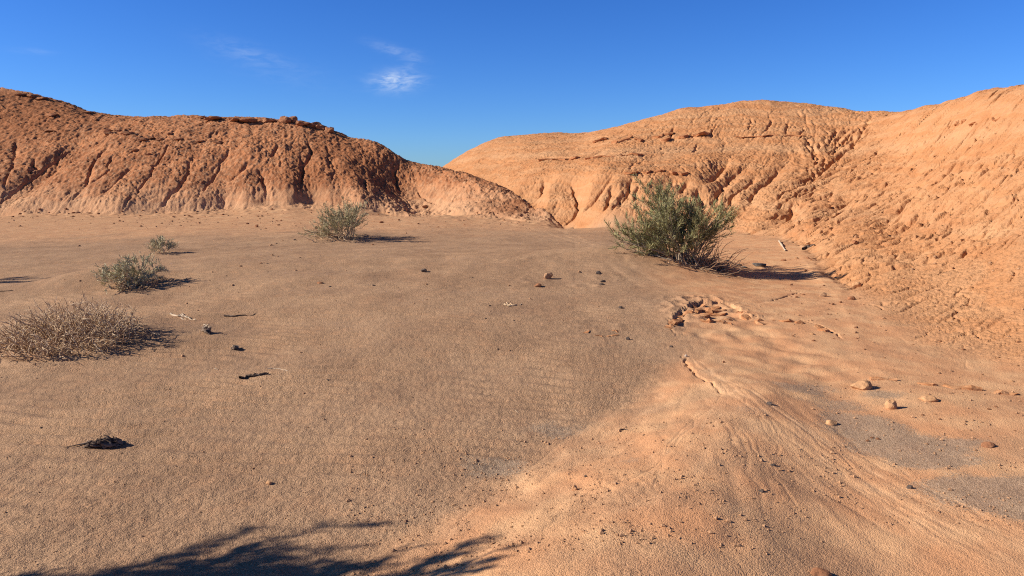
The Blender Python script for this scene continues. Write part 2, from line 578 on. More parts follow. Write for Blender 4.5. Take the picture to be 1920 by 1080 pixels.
# ---------------- where each kind of land lies
nz = fbm(X / 1.6, Y / 1.6, 31, 3)
rb1 = L1[0][0][None, :]
rb2 = L2[0][0][None, :]
Rg = RR[:, None]
dom1 = H1 > H2
m1 = sstep(-0.5, 0.5, Rg - rb1 + 0.7 * nz) * sstep(-0.15, 0.1, H1 - G) * dom1
m2 = sstep(-0.5, 0.9, (Rg - rb2) * np.clip(18.0 / Rg, 0.7, 1.2) + 0.8 * nz) * sstep(-0.2, 0.15, H2 - G) * (~dom1)
hm = np.clip(m1 + m2, 0, 1)

# ---------------- relief of the hills: popcorn clay
gA, gB = pixline([(1400, 437), (1640, 216)])[:, :2]
m3 = m2 * sstep(-0.3, 1.2, ((gB[1] - gA[1]) * (X - gA[0]) - (gB[0] - gA[0]) * (Y - gA[1])) / np.hypot(*(gB - gA)))
soft3 = 1 - 0.62 * m3
wx, wy = X + 0.10 * gnoise(X / 0.4, Y / 0.4, 61), Y + 0.10 * gnoise(X / 0.4, Y / 0.4, 62)
scl = 1.0
f1a, f2a = worley(wx / 0.18, wy / 0.18, 11)
f1b, f2b = worley(wx / 0.10, wy / 0.10, 12)
lum = 0.45 * (1 - f1a ** 2) + 0.55 * np.clip((f2a - f1a) * 2.6, 0, 1)
lumb = 0.4 * (1 - f1b ** 2) + 0.6 * np.clip((f2b - f1b) * 2.6, 0, 1)
rough = 0.35 + 0.65 * np.clip(0.5 + gnoise(X / 2.3, Y / 2.3, 63) * 1.4, 0, 1)
farr = sstep(10, 24, Rg)
rid = 0
for q, (sz, am) in enumerate(((0.62, 1.0), (0.31, 0.7), (0.16, 0.45), (0.09, 0.25))):
    rid = rid + am * (1 - 2 * np.abs(gnoise((X + 0.3 * Y) / sz, (Y - 0.3 * X) / sz, 130 + q)))
big_l = np.clip(0.5 + 1.3 * gnoise(X / 1.1, Y / 1.1, 140), 0, 1)
DET += m1 * (rough * (0.085 * lum * big_l + 0.055 * lumb * (1.2 - big_l)) + 0.050 * rid)
DET += m2 * soft3 * farr * 0.022 * rid
DET += m2 * soft3 * (0.3 + 0.7 * rough) * (0.030 * farr * lum + (0.005 + 0.038 * farr) * lumb)
DET += hm * (0.05 * gnoise(X / 0.9, Y / 0.9, 64) + 0.07 * gnoise(X / 2.6, Y / 2.6, 65)) * (0.30 + 0.70 * farr)
f1e, f2e = worley((X + 0.03 * gnoise(X / .1, Y / .1, 75)) / 0.085, (Y + 0.03 * gnoise(X / .1, Y / .1, 76)) / 0.085, 16)
DET += m2 * (1 - farr) * 0.010 * np.clip((f2e - f1e) * 3.5, 0, 1) * (0.4 + 0.6 * rough)
# cracks between crusts on the near slope
f1c, f2c = worley((X + 0.07 * gnoise(X / .2, Y / .2, 71)) / 0.33, (Y + 0.07 * gnoise(X / .2, Y / .2, 72)) / 0.33, 13)
crk = np.clip(1 - (f2c - f1c) / 0.10, 0, 1) * np.clip(gnoise(X / 0.7, Y / 0.7, 73) * 2.5, 0, 1)
DET -= m2 * crk * 0.05 * (1 - 0.4 * farr)
# the near slope is combed by narrow runnels that follow its fall
cx_, ax_ = (Y - 0.18 * X) + 0.10 * gnoise(X / 0.7, Y / 0.7, 150), X + 0.18 * Y
for q, (ca, al, th, dp) in enumerate(((0.34, 1.9, 0.13, 0.16), (0.22, 1.1, 0.14, 0.10))):
    n_ = gnoise(cx_ / ca, ax_ / al, 151 + q)
    keep = np.clip(gnoise(X / 0.9, Y / 0.9, 155 + q) * 3.0 + 0.2, 0, 1)
    DET -= m3 * (0.15 + 0.85 * sstep(8, 18, Rg)) * dp * np.clip(1 - np.abs(n_) / th, 0, 1) * keep
    DET += m3 * (0.15 + 0.85 * sstep(8, 18, Rg)) * 0.020 * n_
DET -= hm * (FINE + RIB + FLUTE)
DET -= np.maximum(CARVE, 0) * (0.75 + 0.25 * gnoise(X / 0.3, Y / 0.3, 74)) * np.clip(hm * 1.5, 0.0, 1)

# ---------------- the outwash fan and dry rills on the flat
def poly_sd(pts):
    """signed distance to an open ground polyline given by photo points; positive on the right going along it"""
    P = np.array([ground_px(u, v) for u, v in pts])
    best = np.full((NR, NA), 1e9)
    sg = np.zeros((NR, NA))
    sel = (Rg < 16)[:, 0]
    n = int(sel.sum())
    bx, by = X[:n], Y[:n]
    bb, ss = best[:n], sg[:n]
    for a, b in zip(P[:-1], P[1:]):
        v = b - a
        t = np.clip(((bx - a[0]) * v[0] + (by - a[1]) * v[1]) / (v @ v), 0, 1)
        dx, dy = bx - a[0] - t * v[0], by - a[1] - t * v[1]
        d = np.hypot(dx, dy)
        s = v[1] * (bx - a[0]) - v[0] * (by - a[1])
        k = d < bb
        bb[k] = d[k]
        ss[k] = s[k]
    return best * np.sign(sg + 1e-12)


edge = poly_sd([(1275, 640), (1235, 690), (1180, 735), (1050, 812), (870, 900), (740, 985), (560, 1150), (300, 1500)])
ridge = poly_sd([(1278, 640), (1300, 690), (1335, 745), (1335, 800), (1290, 900), (1255, 1000), (1220, 1120), (1150, 1500)])
ed = -edge + 0.10 * fbm(X / 0.5, Y / 0.5, 81, 3) * near      # inside the fan: positive
inside = sstep(-0.05, 0.35, ed) * (Rg < 9.0)
prof_l = sstep(0, 1.1, ed)
prof_r = 1 - 0.8 * sstep(0.0, 1.0, -ridge)
fan_h = 0.16 * prof_l * prof_r * sstep(7.2, 5.6, Rg) * (Rg < 9)
G_fan = fan_h * sstep(1.6, 2.6, Rg)
flatm = 1 - hm
scarp = poly_sd([(1215, 640), (1255, 618), (1262, 606), (1280, 590), (1305, 580), (1345, 577), (1385, 585), (1400, 598), (1445, 601), (1500, 606), (1545, 616), (1580, 640), (1640, 680)])
sc_n = scarp + 0.05 * gnoise(X / 0.22, Y / 0.22, 83) + 0.05 * gnoise(X / 0.08, Y / 0.08, 84)
P0, P1 = ground_px(1255, 618), ground_px(1570, 635)
along = np.clip((X - P0[0]) / (P1[0] - P0[0]), -0.5, 1.5)
s_amp = sstep(-0.06, 0.14, along) * (0.55 + 0.45 * sstep(0.0, 0.35, along)) * (1 - sstep(0.45, 0.86, along))
drop = 0.055 * np.clip(0.55 + 1.3 * gnoise(X / 0.25, Y / 0.25, 141), 0.1, 1.2) * s_amp * sstep(0.0, 0.05, sc_n) * np.exp(-np.clip(sc_n, 0, 9) / 0.9) * (Rg < 14)
lip = 0.03 * s_amp * np.exp(-np.clip(-sc_n, 0, 9) / 0.35) * (sc_n <= 0) * (Rg < 14)

RILL = np.zeros((NR, NA))
STREAK = np.zeros((NR, NA))
WASH = [([(1283, 655), (1310, 692), (1345, 722), (1400, 757), (1480, 808), (1580, 865), (1650, 903), (1720, 940), (1800, 980), (1920, 1036), (2060, 1100)], 0.030, 0.016, 1.0),
        ([(1296, 655), (1330, 700), (1385, 765), (1450, 815), (1540, 868), (1640, 925), (1750, 985), (1900, 1070), (2000, 1120)], 0.045, 0.018, 0.75),
        ([(1350, 735), (1420, 790), (1500, 840), (1580, 900), (1700, 985), (1830, 1080)], 0.04, 0.012, 0.5),
        ([(1390, 770), (1470, 840), (1560, 890), (1660, 950), (1790, 1020), (1890, 1080)], 0.03, 0.011, 0.6),
        ([(1345, 748), (1400, 820), (1470, 900), (1560, 1000), (1620, 1090)], 0.06, 0.014, 0.35),
        ([(1370, 770), (1440, 850), (1520, 930), (1650, 1040), (1700, 1090)], 0.045, 0.012, 0.3),
        ([(1345, 760), (1345, 810), (1340, 850), (1325, 890), (1290, 940), (1210, 985), (1090, 1030), (980, 1075)], 0.055, 0.022, 0.3),
        ([(1345, 850), (1352, 900), (1380, 950), (1385, 985), (1372, 1020), (1375, 1090)], 0.05, 0.028, 0.3),
        ([(1285, 690), (1250, 730), (1210, 775), (1160, 810), (1060, 850), (960, 905), (850, 960)], 0.07, 0.020, 0.45),
        ([(1270, 740), (1200, 800), (1120, 850), (1010, 905), (880, 980), (800, 1030)], 0.05, 0.014, 0.35),
        ([(1300, 620), (1330, 655), (1310, 690)], 0.05, 0.02, 0.4), ([(1310, 640), (1360, 690), (1420, 760)], 0.04, 0.012, 0.5),
        ([(1500, 548), (1475, 562), (1440, 570), (1400, 578)], 0.05, 0.03, 0.4), ([(1400, 520), (1450, 535), (1500, 550)], 0.06, 0.02, 0.5),
        ([(1140, 495), (1190, 525), (1240, 548), (1280, 575)], 0.10, 0.02, 0.6), ([(1120, 515), (1170, 535), (1220, 560)], 0.08, 0.015, 0.5),
        ([(1050, 440), (1120, 462), (1150, 470)], 0.12, 0.02, 0.7), ([(1040, 430), (1100, 452), (1160, 462)], 0.10, 0.02, 0.6),
        ([(900, 410), (980, 425), (1080, 455), (1150, 480)], 0.12, 0.02, 0.5)]
for i, (pts, w, d, s) in enumerate(WASH):
    P = densify([ground_px(u, v) for u, v in pts], 0.16, 0.012, 300 + i)
    stroke(P + rng.normal(0, 0.014, P.shape), w * (0.5 if i < 4 else 1), d * (0.26 if i < 4 else 0.22), RILL, 'g')
    stroke(P, w * 0.7, min(1.0, s * 1.1), STREAK, 'g')
    if i < 4:
        for q in range(5):
            stroke(P[q * 3: len(P) - 2 * q] + rng.normal(0, 0.05, 2), 0.012, 0.6, STREAK, 'g')
# braided threads spreading down the fan
for k in range(60):
    u0, v0 = 1285 + random.uniform(-10, 90), 660 + random.uniform(0, 120)
    u1 = random.uniform(700, 1250) if k % 3 == 0 else random.uniform(1350, 2100)
    p0, p1 = ground_px(u0, v0), ground_px(u1, 1090)
    mid = p0 * 0.45 + p1 * 0.55 + np.array((random.gauss(0, 0.2), 0.1))
    s0, s1 = random.uniform(0.0, 0.6), random.uniform(0.6, 1.0)
    ts = np.linspace(s0, s1, 14)
    P = np.array([(1 - t) ** 2 * p0 + 2 * t * (1 - t) * mid + t * t * p1 + rng.normal(0, 0.015, 2) for t in ts])
    w = random.uniform(0.008, 0.030)
    stroke(P, w, random.uniform(0.001, 0.004), RILL, 'g')
    if random.random() < 0.7:
        stroke(P, w * 0.5, random.uniform(0.2, 0.6), STREAK, 'g')
CRACK = np.zeros((NR, NA))
for i, pts in enumerate(([(1280, 668), (1292, 692), (1305, 708), (1322, 726), (1336, 738), (1346, 750)], [(1346, 748), (1356, 758)], [(1262, 602), (1254, 612), (1258, 626), (1270, 640)],
                         [(1500, 605), (1530, 612), (1560, 626), (1580, 640)], [(1500, 548), (1470, 561), (1440, 570)])):
    stroke(densify([ground_px(u, v) for u, v in pts], 0.05, 0.014, 400 + i), 0.016, 0.026 if i != 2 else 0.012, CRACK)

sandm = flatm * (1 - inside)
ripple_w = 0.08 * fbm(X / 1.2, Y / 1.2, 91, 2)
rip = np.sin(2 * np.pi * (Y + 0.10 * X + ripple_w * 1.5) / 0.165) * np.clip(0.68 + gnoise(X / 1.6, Y / 0.9, 92), 0.1, 1)
sand_zone = sandm * sstep(2.2, 1.0, X - 0.02 * Y) * sstep(22, 12, Rg)
DET += sand_zone * 0.014 * rip * sstep(3.2, 5.2, Rg)
DET += flatm * sstep(2.0, 3.0, Rg) * (0.010 * (1 - 0.6 * sstep(0.3, 1.5, X - 0.13 * Y)) * gnoise(X / 0.5, Y / 0.5, 93) + 0.005 * gnoise(X / 0.16, Y / 0.16, 94)) * np.clip(24 / Rg, 0, 1)
grain = sstep(16, 5, Rg) * sstep(2.0, 2.6, Rg)
DET += flatm * grain * (1 - 0.6 * inside) * 0.0030 * gnoise(X / 0.04, Y / 0.04, 95)
# rough clods on the flanks of the fan and at the foot of the near slope
cl = np.clip(gnoise(X / 0.55, Y / 0.55, 97) * 1.6, 0, 1)
f1d, f2d = worley(X / 0.055, Y / 0.055, 14)
footz = sstep(2.4, 0.6, rb2 - Rg) * flatm * (X > 1.5) * (Rg < 12)
DET += footz * (0.006 * gnoise(X / 0.45, Y / 0.45, 100) + 0.010 * gnoise(X / 1.1, Y / 1.1, 101))
DET += (inside * flatm * cl * sstep(0.9, 0.3, X) + 0.3 * footz * (0.3 + cl)) * 0.016 * np.clip(1 - f1d ** 2, 0, 1) * sstep(2.0, 3.0, Rg)
apron = sstep(5.0, 0.5, rb1 - Rg) * flatm * (X < 2)
DET += apron * 0.05 * np.clip(gnoise(X / 0.35, Y / 0.35, 98) * 1.4 - 0.3, 0, 1)
DET -= flatm * (RILL + CRACK)
DET += flatm * (G_fan - drop + lip)
# crusty relief just behind the head cut
crust = s_amp * sstep(0.6, 0.0, np.abs(sc_n + 0.15)) * (Rg < 14)
DET += crust * 0.05 * np.clip(worley(X / 0.12, Y / 0.12, 15)[0] * 1.4 - 0.4, 0, 1)
# old footprints and scuffs in the sand
for (u, v, s) in ((1120, 625, 0.22), (1140, 540, 0.2), (1100, 553, 0.15), (960, 515, 0.25), (1000, 545, 0.18), (430, 575, 0.12)):
    p = ground_px(u, v)
    q = np.hypot(X - p[0], (Y - p[1]) * 0.9) / s
    DET += flatm * (Rg < 30) * 0.013 * (np.exp(-((q - 1) / 0.35) ** 2) - 0.9 * np.exp(-(q / 0.7) ** 2)) * (0.6 + 0.6 * gnoise(X / 0.1, Y / 0.1, 99))
Z = BASE + DET
print('grid', NR, NA)

# ---------------- land-cover masks handed to the material
clay = np.clip(inside * (0.55 + 0.45 * sstep(-0.5, 0.5, fbm(X / 0.5, Y / 0.5, 85, 3))), 0, 1)
right_flat = sstep(0.3, 1.5, X - 0.13 * Y + 0.25 * nz) * flatm
clay = np.maximum(clay, right_flat * 0.95)
clay = np.maximum(clay, footz * 0.9)
clay = np.maximum(clay, apron * 0.65 * sstep(-0.4, 0.5, nz))
clay = np.maximum(clay, sstep(19, 26, Rg + 2 * nz) * 0.6)
gravel = np.zeros((NR, NA))
for (u, v, su, sv, a) in ((1510, 742, 0.35, 0.30, 0.55), (1570, 770, 0.35, 0.25, 0.5), (1625, 815, 0.30, 0.36, 0.9), (1700, 850, 0.40, 0.24, 1.0), (1745, 875, 0.32, 0.16, .8),
                          (1860, 935, 0.42, 0.22, 1.0), (1650, 750, 0.25, 0.2, 0.55), (1960, 950, 0.5, 0.3, 1.0), (1780, 845, 0.3, 0.12, 0.7),
                          (930, 870, 0.35, 0.22, 0.55), (1040, 800, 0.3, 0.3, 0.45), (1400, 800, 0.2, 0.35, 0.35), (1190, 880, 0.18, 0.3, 0.35), (1560, 880, 0.2, 0.3, 0.3)):
    p = ground_px(u, v)
    q = ((X - p[0]) / su) ** 2 + ((Y - p[1]) / sv) ** 2
    gravel = np.maximum(gravel, a * np.exp(-q) * (Rg < 12))
gravel = sstep(0.22, 0.50, gravel + 0.16 * fbm(X / 0.22, Y / 0.22, 86, 3)) * np.clip(gravel * 1.8, 0, 1) * flatm
gravel = gravel * (1 - np.clip(STREAK * 0.9, 0, 1))
STREAK = STREAK * np.clip(0.55 + 1.1 * fbm(X / 0.18, Y / 0.18, 162, 2), 0.1, 1)
ATT = np.stack((clay, gravel, np.clip(STREAK, 0, 1) * flatm, np.ones_like(clay)), -1).astype(np.float32)
stain = np.zeros((NR, NA))
for (u, v, Yd, su, sv) in ((690, 330, 34.5, 1.9, 2.2), (640, 300, 36, 1.6, 2.0), (40, 240, 41, 4.5, 3.2), (110, 230, 42, 3.0, 3.0), (570, 345, 33.5, 1.0, 1.2), (960, 385, 29, 1.0, 1.0)):
    p = px(u, v, Yd)
    stain = np.maximum(stain, np.exp(-((X - p[0]) / su) ** 2 - ((Y - p[1]) / sv) ** 2))
stain = np.clip(stain * 1.3 + 0.35 * fbm(X / 0.8, Y / 0.8, 88, 3), 0, 1)
ATT2 = np.stack((m1, m2, stain, np.ones_like(clay)), -1).astype(np.float32)


# ------------------------------------------------------------------ materials
def new_mat(name):
    m = bpy.data.materials.new(name)
    m.use_nodes = True
    t = m.node_tree
    b = t.nodes['Principled BSDF']
    b.inputs['Specular IOR Level'].default_value = 0.08
    b.inputs['Roughness'].default_value = 0.95
    return m, t, b


def tnoise(t, vec, scale, detail=4.0, rough=0.55, dist=0.0):
    n = nd(t, 'ShaderNodeTexNoise', i_Scale=scale, i_Detail=detail, i_Roughness=rough, i_Distortion=dist)
    t.links.new(vec, n.inputs['Vector'])
    return n.outputs[0]


SAND = (0.395, 0.250, 0.150)
SAND_D = (0.325, 0.200, 0.120)
CLAY = (0.590, 0.300, 0.150)
CLAY_L = (0.670, 0.395, 0.208)
GRAV = (0.240, 0.190, 0.150)
HILL_L = (0.480, 0.203, 0.090)
HILL_LD = (0.315, 0.127, 0.058)
HILL_LP = (0.580, 0.350, 0.200)
HILL_R = (0.490, 0.226, 0.098)
HILL_RD = (0.410, 0.165, 0.066)
HILL_RP = (0.530, 0.288, 0.145)


def land_material():
    m, t, b = new_mat('desert_land')
    g = nd(t, 'ShaderNodeNewGeometry')
    pos = g.outputs['Position']
    a1 = nd(t, 'ShaderNodeVertexColor', layer_name='cover')
    a2 = nd(t, 'ShaderNodeVertexColor', layer_name='hills')
    s1 = nd(t, 'ShaderNodeSeparateColor')
    s2 = nd(t, 'ShaderNodeSeparateColor')
    t.links.new(a1.outputs[0], s1.inputs[0])
    t.links.new(a2.outputs[0], s2.inputs[0])
    sp = nd(t, 'ShaderNodeSeparateXYZ')
    t.links.new(pos, sp.inputs[0])
    # sand with coarse grains
    big = tnoise(t, pos, 0.9, 4)
    mid = tnoise(t, pos, 7.0, 4)
    c = mixc(t, maprange(t, big, 0.35, 0.68), SAND, SAND_D)
    c = mixc(t, mth(t, 'MULTIPLY', maprange(t, mid, 0.45, 0.75), 0.5), c, (0.44, 0.250, 0.140))
    # clay
    cl = mixc(t, maprange(t, tnoise(t, pos, 2.4, 5), 0.35, 0.7), CLAY, CLAY_L)
    cl = mixc(t, mth(t, 'MULTIPLY', maprange(t, tnoise(t, pos, 1.1, 3), 0.5, 0.7), 0.5), cl, (0.40, 0.22, 0.125))
    c = mixc(t, s1.outputs[0], c, cl)
    c = mixc(t, mth(t, 'MULTIPLY', s1.outputs[2], 0.62), c, (0.72, 0.455, 0.260))
    # grains: stones of several shades
    vo = nd(t, 'ShaderNodeTexVoronoi', i_Scale=150.0)
    t.links.new(pos, vo.inputs['Vector'])
    vs = nd(t, 'ShaderNodeSeparateColor')
    t.links.new(vo.outputs['Color'], vs.inputs[0])
    gr = mixc(t, vs.outputs[0], (0.40, 0.40, 0.41), (1.62, 1.58, 1.54))
    fine = mixc(t, 0.5, (1, 1, 1), gr)
    # gravel
    gv = mixc(t, vs.outputs[1], (0.14, 0.108, 0.080), (0.46, 0.345, 0.245))
    c = mixc(t, 1.0, c, mixc(t, mth(t, 'SUBTRACT', 0.50, mth(t, 'MULTIPLY', s1.outputs[0], 0.32)), (1, 1, 1), gr), 'MULTIPLY')
    gfac = maprange(t, mth(t, 'ADD', s1.outputs[1], mth(t, 'MULTIPLY', mth(t, 'SUBTRACT', vs.outputs[2], 0.5), 0.9)), 0.30, 0.70, 0.0, 0.70)
    c = mixc(t, gfac, c, gv)
    # hills: banded clays, darker crusted patches, pale weathered skirts
    warp = mth(t, 'ADD', sp.outputs[2], mth(t, 'MULTIPLY', tnoise(t, pos, 0.35, 3), 1.2))
    cz = nd(t, 'ShaderNodeCombineXYZ')
    t.links.new(mth(t, 'MULTIPLY', warp, 2.6), cz.inputs[2])
    band = tnoise(t, cz.outputs[0], 1.0, 3, 0.6)
    pt = tnoise(t, pos, 0.75, 5, 0.6)
    pf = tnoise(t, pos, 6.0, 5, 0.65)
    hl = mixc(t, maprange(t, pt, 0.36, 0.60), HILL_L, HILL_LD)
    hl = mixc(t, mth(t, 'MULTIPLY', maprange(t, pf, 0.42, 0.72), 0.65), hl, HILL_LP)
    low = mth(t, 'MULTIPLY', maprange(t, mth(t, 'ADD', sp.outputs[2], mth(t, 'MULTIPLY', pt, 1.6)), 2.35, 1.1), 0.70)
    hl = mixc(t, low, hl, HILL_LP)
    hl = mixc(t, mth(t, 'MULTIPLY', maprange(t, band, 0.52, 0.66), 0.35), hl, (0.46, 0.185, 0.08))
    hl = mixc(t, mth(t, 'MULTIPLY', s2.outputs[2], 0.75), hl, mixc(t, maprange(t, pf, 0.4, 0.7), (0.275, 0.105, 0.045), (0.38, 0.165, 0.077)))
    hr = mixc(t, maprange(t, band, 0.40, 0.62), HILL_R, HILL_RP)
    hr = mixc(t, mth(t, 'MULTIPLY', maprange(t, pt, 0.48, 0.68), 0.45), hr, HILL_RD)
    hr = mixc(t, mth(t, 'MULTIPLY', maprange(t, pf, 0.48, 0.74), 0.6), hr, HILL_RP)
    c = mixc(t, s2.outputs[0], c, hl)
    c = mixc(t, s2.outputs[1], c, hr)
    t.links.new(c, b.inputs['Base Color'])
    # fine relief
    h1 = tnoise(t, pos, 70.0, 3, 0.6)
    h2 = tnoise(t, pos, 22.0, 4, 0.6)
    hh = mth(t, 'ADD', mth(t, 'MULTIPLY', h1, mth(t, 'SUBTRACT', 0.007, mth(t, 'MULTIPLY', s1.outputs[0], 0.0035))), mth(t, 'MULTIPLY', h2, mth(t, 'ADD', 0.004, mth(t, 'MULTIPLY', mth(t, 'ADD', s2.outputs[0], s2.outputs[1]), 0.030))))
    hh = mth(t, 'ADD', hh, mth(t, 'MULTIPLY', vo.outputs['Distance'], -0.35 / 120))
    bp = nd(t, 'ShaderNodeBump', i_Strength=0.9, i_Distance=1.0)
    t.links.new(hh, bp.inputs['Height'])
    t.links.new(bp.outputs[0], b.inputs['Normal'])
    return m


LAND = land_material()


def speckled(name, c1, c2, scale=30.0, bump=0.004, c3=None):
    m, t, b = new_mat(name)
    tcn = nd(t, 'ShaderNodeTexCoord')
    v = tcn.outputs['Object']
    c = mixc(t, maprange(t, tnoise(t, v, scale, 4), 0.35, 0.68), c1, c2)
    if c3:
        c = mixc(t, mth(t, 'MULTIPLY', maprange(t, tnoise(t, v, scale * 0.3, 3), 0.5, 0.65), 0.8), c, c3)
    t.links.new(c, b.inputs['Base Color'])
    bp = nd(t, 'ShaderNodeBump', i_Strength=0.8, i_Distance=1.0)
    t.links.new(mth(t, 'MULTIPLY', tnoise(t, v, scale * 2.5, 4), bump), bp.inputs['Height'])
    t.links.new(bp.outputs[0], b.inputs['Normal'])
    return m


def leafy(name, c1, c2, c3, scale):
    m, t, b = new_mat(name)
    tcn = nd(t, 'ShaderNodeTexCoord')
    v = tcn.outputs['Object']
    c = mixc(t, maprange(t, tnoise(t, v, scale, 3), 0.36, 0.66), c1, c2)
    g = nd(t, 'ShaderNodeNewGeometry')
    c = mixc(t, mth(t, 'MULTIPLY', g.outputs['Random Per Island'], 0.6), c, c3)
    t.links.new(c, b.inputs['Base Color'])
    b.inputs['Roughness'].default_value = 0.7
    return m


M = {
    'pale_wood': speckled('bleached_wood', (0.60, 0.48, 0.36), (0.42, 0.32, 0.22), 40, 0.003),
    'dark_wood': speckled('weathered_dark_wood', (0.070, 0.048, 0.038), (0.15, 0.105, 0.080), 60, 0.006, (0.24, 0.19, 0.155)),
    'old_wood': speckled('grey_brown_old_wood', (0.15, 0.105, 0.08), (0.34, 0.26, 0.20), 45, 0.006, (0.07, 0.05, 0.04)),
    'bark': speckled('grey_bark', (0.42, 0.34, 0.25), (0.26, 0.19, 0.13), 30, 0.004),
    'twig_brown': speckled('brown_twigs', (0.36, 0.23, 0.14), (0.50, 0.34, 0.21), 20, 0.002),
    'twig_tan': speckled('dry_tan_twigs', (0.80, 0.60, 0.39), (0.60, 0.43, 0.26), 9, 0.002),
    'straw': leafy('dry_straw_twigs', (0.66, 0.47, 0.29), (0.50, 0.34, 0.20), (0.86, 0.68, 0.48), 6.0),
    'needles': leafy('green_needles', (0.225, 0.222, 0.092), (0.300, 0.285, 0.130), (0.40, 0.360, 0.195), 3.5),
    'grey_leaf': leafy('grey_green_sprigs', (0.46, 0.41, 0.25), (0.34, 0.31, 0.175), (0.62, 0.55, 0.38), 5.0),
    'pale_leaf': leafy('pale_green_sprigs', (0.40, 0.355, 0.20), (0.29, 0.265, 0.14), (0.55, 0.48, 0.30), 4.0),
    'rock_tan': speckled('tan_clay_rock', (0.56, 0.32, 0.165), (0.44, 0.235, 0.115), 18, 0.008),
    'rock_red': speckled('red_brown_rock', (0.34, 0.155, 0.078), (0.22, 0.098, 0.052), 14, 0.01, (0.42, 0.22, 0.12)),
    'rock_dark': speckled('dark_desert_stone', (0.085, 0.065, 0.055), (0.15, 0.11, 0.088), 40, 0.004),
    'rock_grey': speckled('grey_stone', (0.16, 0.145, 0.13), (0.095, 0.088, 0.082), 25, 0.006),
    'rock_pale': speckled('pale_stone', (0.70, 0.60, 0.48), (0.55, 0.44, 0.32), 40, 0.003),
    'rock_orange': speckled('orange_clay_rock', (0.46, 0.21, 0.095), (0.34, 0.145, 0.066), 10, 0.01),
    'rock_clay': speckled('red_clay_crust', (0.46, 0.225, 0.105), (0.35, 0.155, 0.070), 22, 0.008, (0.53, 0.29, 0.15)),
    'rock_brown': speckled('brown_clod', (0.46, 0.270, 0.150), (0.33, 0.185, 0.105), 30, 0.005),
}


def tag(o, label=None, cat=None, group=None, kind=None):
    for k, v in (('label', label), ('category', cat), ('group', group), ('kind', kind)):
        if v:
            o[k] = v
    return o


def link_mesh(name, V, Fc, mat, parent=None, smooth=True, edges=None):
    me = bpy.data.meshes.new(name)
    V = np.ascontiguousarray(V, np.float32)
    Fc = np.ascontiguousarray(Fc, np.int32)
    k = Fc.shape[1]
    me.vertices.add(len(V))
    me.vertices.foreach_set('co', V.ravel())
    me.loops.add(Fc.size)
    me.loops.foreach_set('vertex_index', Fc.ravel())
    me.polygons.add(len(Fc))
    me.polygons.foreach_set('loop_start', np.arange(0, Fc.size, k, dtype=np.int32))
    me.polygons.foreach_set('use_smooth', np.full(len(Fc), smooth))
    me.update(calc_edges=True)
    me.materials.append(mat)
    o = bpy.data.objects.new(name, me)
    col.objects.link(o)
    if parent is not None:
        o.parent = parent
    return o


def empty(name, loc, rz=0.0):
    o = bpy.data.objects.new(name, None)
    col.objects.link(o)
    o.empty_display_size = 0.1
    o.location = tuple(loc)
    o.rotation_euler = (0, 0, rz)
    return o


# ------------------------------------------------------------------ ground and hills
def build_land():
    idx = np.arange(NR * NA, dtype=np.int32).reshape(NR, NA)
    quads = np.stack((idx[:-1, :-1], idx[:-1, 1:], idx[1:, 1:], idx[1:, :-1]), -1)
    quads = quads[..., ::-1]
    lab = np.zeros((NR, NA), np.int8)
    # line of the gully between the far right hill and the near slope
    g0, g1 = pixline([(1400, 437), (1640, 216)])[:, :2]
    side = (g1[1] - g0[1]) * (X - g0[0]) - (g1[0] - g0[0]) * (Y - g0[1])
    lab[(hm > 0.5) & dom1] = 1
    lab[(hm > 0.5) & ~dom1] = np.where(side > 0, 3, 2)[(hm > 0.5) & ~dom1]
    ql = lab[:-1, :-1].reshape(-1)
    quads = quads.reshape(-1, 4)
    P = np.stack((X, Y, Z), -1).reshape(-1, 3)
    A1, A2 = ATT.reshape(-1, 4), ATT2.reshape(-1, 4)
    names = (('ground', 'tan brown sand flat with a pale clay fan and dry rills running down it'),
             ('hill', 'dark red brown crumbly clay hill with a rocky crest, on the left'),
             ('hill', 'smooth domed orange clay hill with thin ledges behind the big green bush'),
             ('hill', 'near bright orange clay slope rising to the right edge of the photo'))
    for k, (nm, lb) in enumerate(names):
        q = quads[ql == k]
        used, inv = np.unique(q, return_inverse=True)
        o = link_mesh(nm, P[used], inv.reshape(-1, 4), LAND)
        for an, arr in (('cover', A1), ('hills', A2)):
            ca = o.data.color_attributes.new(an, 'FLOAT_COLOR', 'POINT')
            ca.data.foreach_set('color', np.ascontiguousarray(arr[used]).ravel())
        tag(o, lb, 'ground' if k == 0 else 'hill', None, 'structure')


build_land()


def at(u, v):
    return hit(Z, u, v)


def zat(x, y):
    return float(polar_sample(Z, np.array([x]), np.array([y]))[0])


def mpp(p):
    """metres that one photo pixel covers at point p"""
    return float(p[1]) / F


# ------------------------------------------------------------------ stones
_ico = {}


def ico(sub):
    if sub not in _ico:
        import bmesh
        bm = bmesh.new()
        bmesh.ops.create_icosphere(bm, subdivisions=sub, radius=1.0)
        V = np.array([v.co[:] for v in bm.verts])
        Fc = np.array([[v.index for v in f.verts] for f in bm.faces])
        bm.free()
        _ico[sub] = (V, Fc)
    return _ico[sub]


def rock_verts(seed, sub=3, cuts=9, rough=0.10, dims=(1, 1, 1)):
    r = np.random.default_rng(seed)
    V, Fc = ico(sub)
    V = V.copy()
    for _ in range(cuts):
        n = r.normal(size=3)
        n /= np.linalg.norm(n)
        d = r.uniform(0.55, 0.9)
        s = V @ n
        k = s > d
        V[k] -= np.outer(s[k] - d, n)
    off = r.uniform(0, 50, 3)
    for i in range(len(V)):
        q = V[i] * 1.7 + off
        V[i] *= 1 + rough * mnoise.noise(Vector(q)) + 0.5 * rough * mnoise.noise(Vector(q * 2.7))
    V *= np.array(dims) * 0.5
    return V, Fc


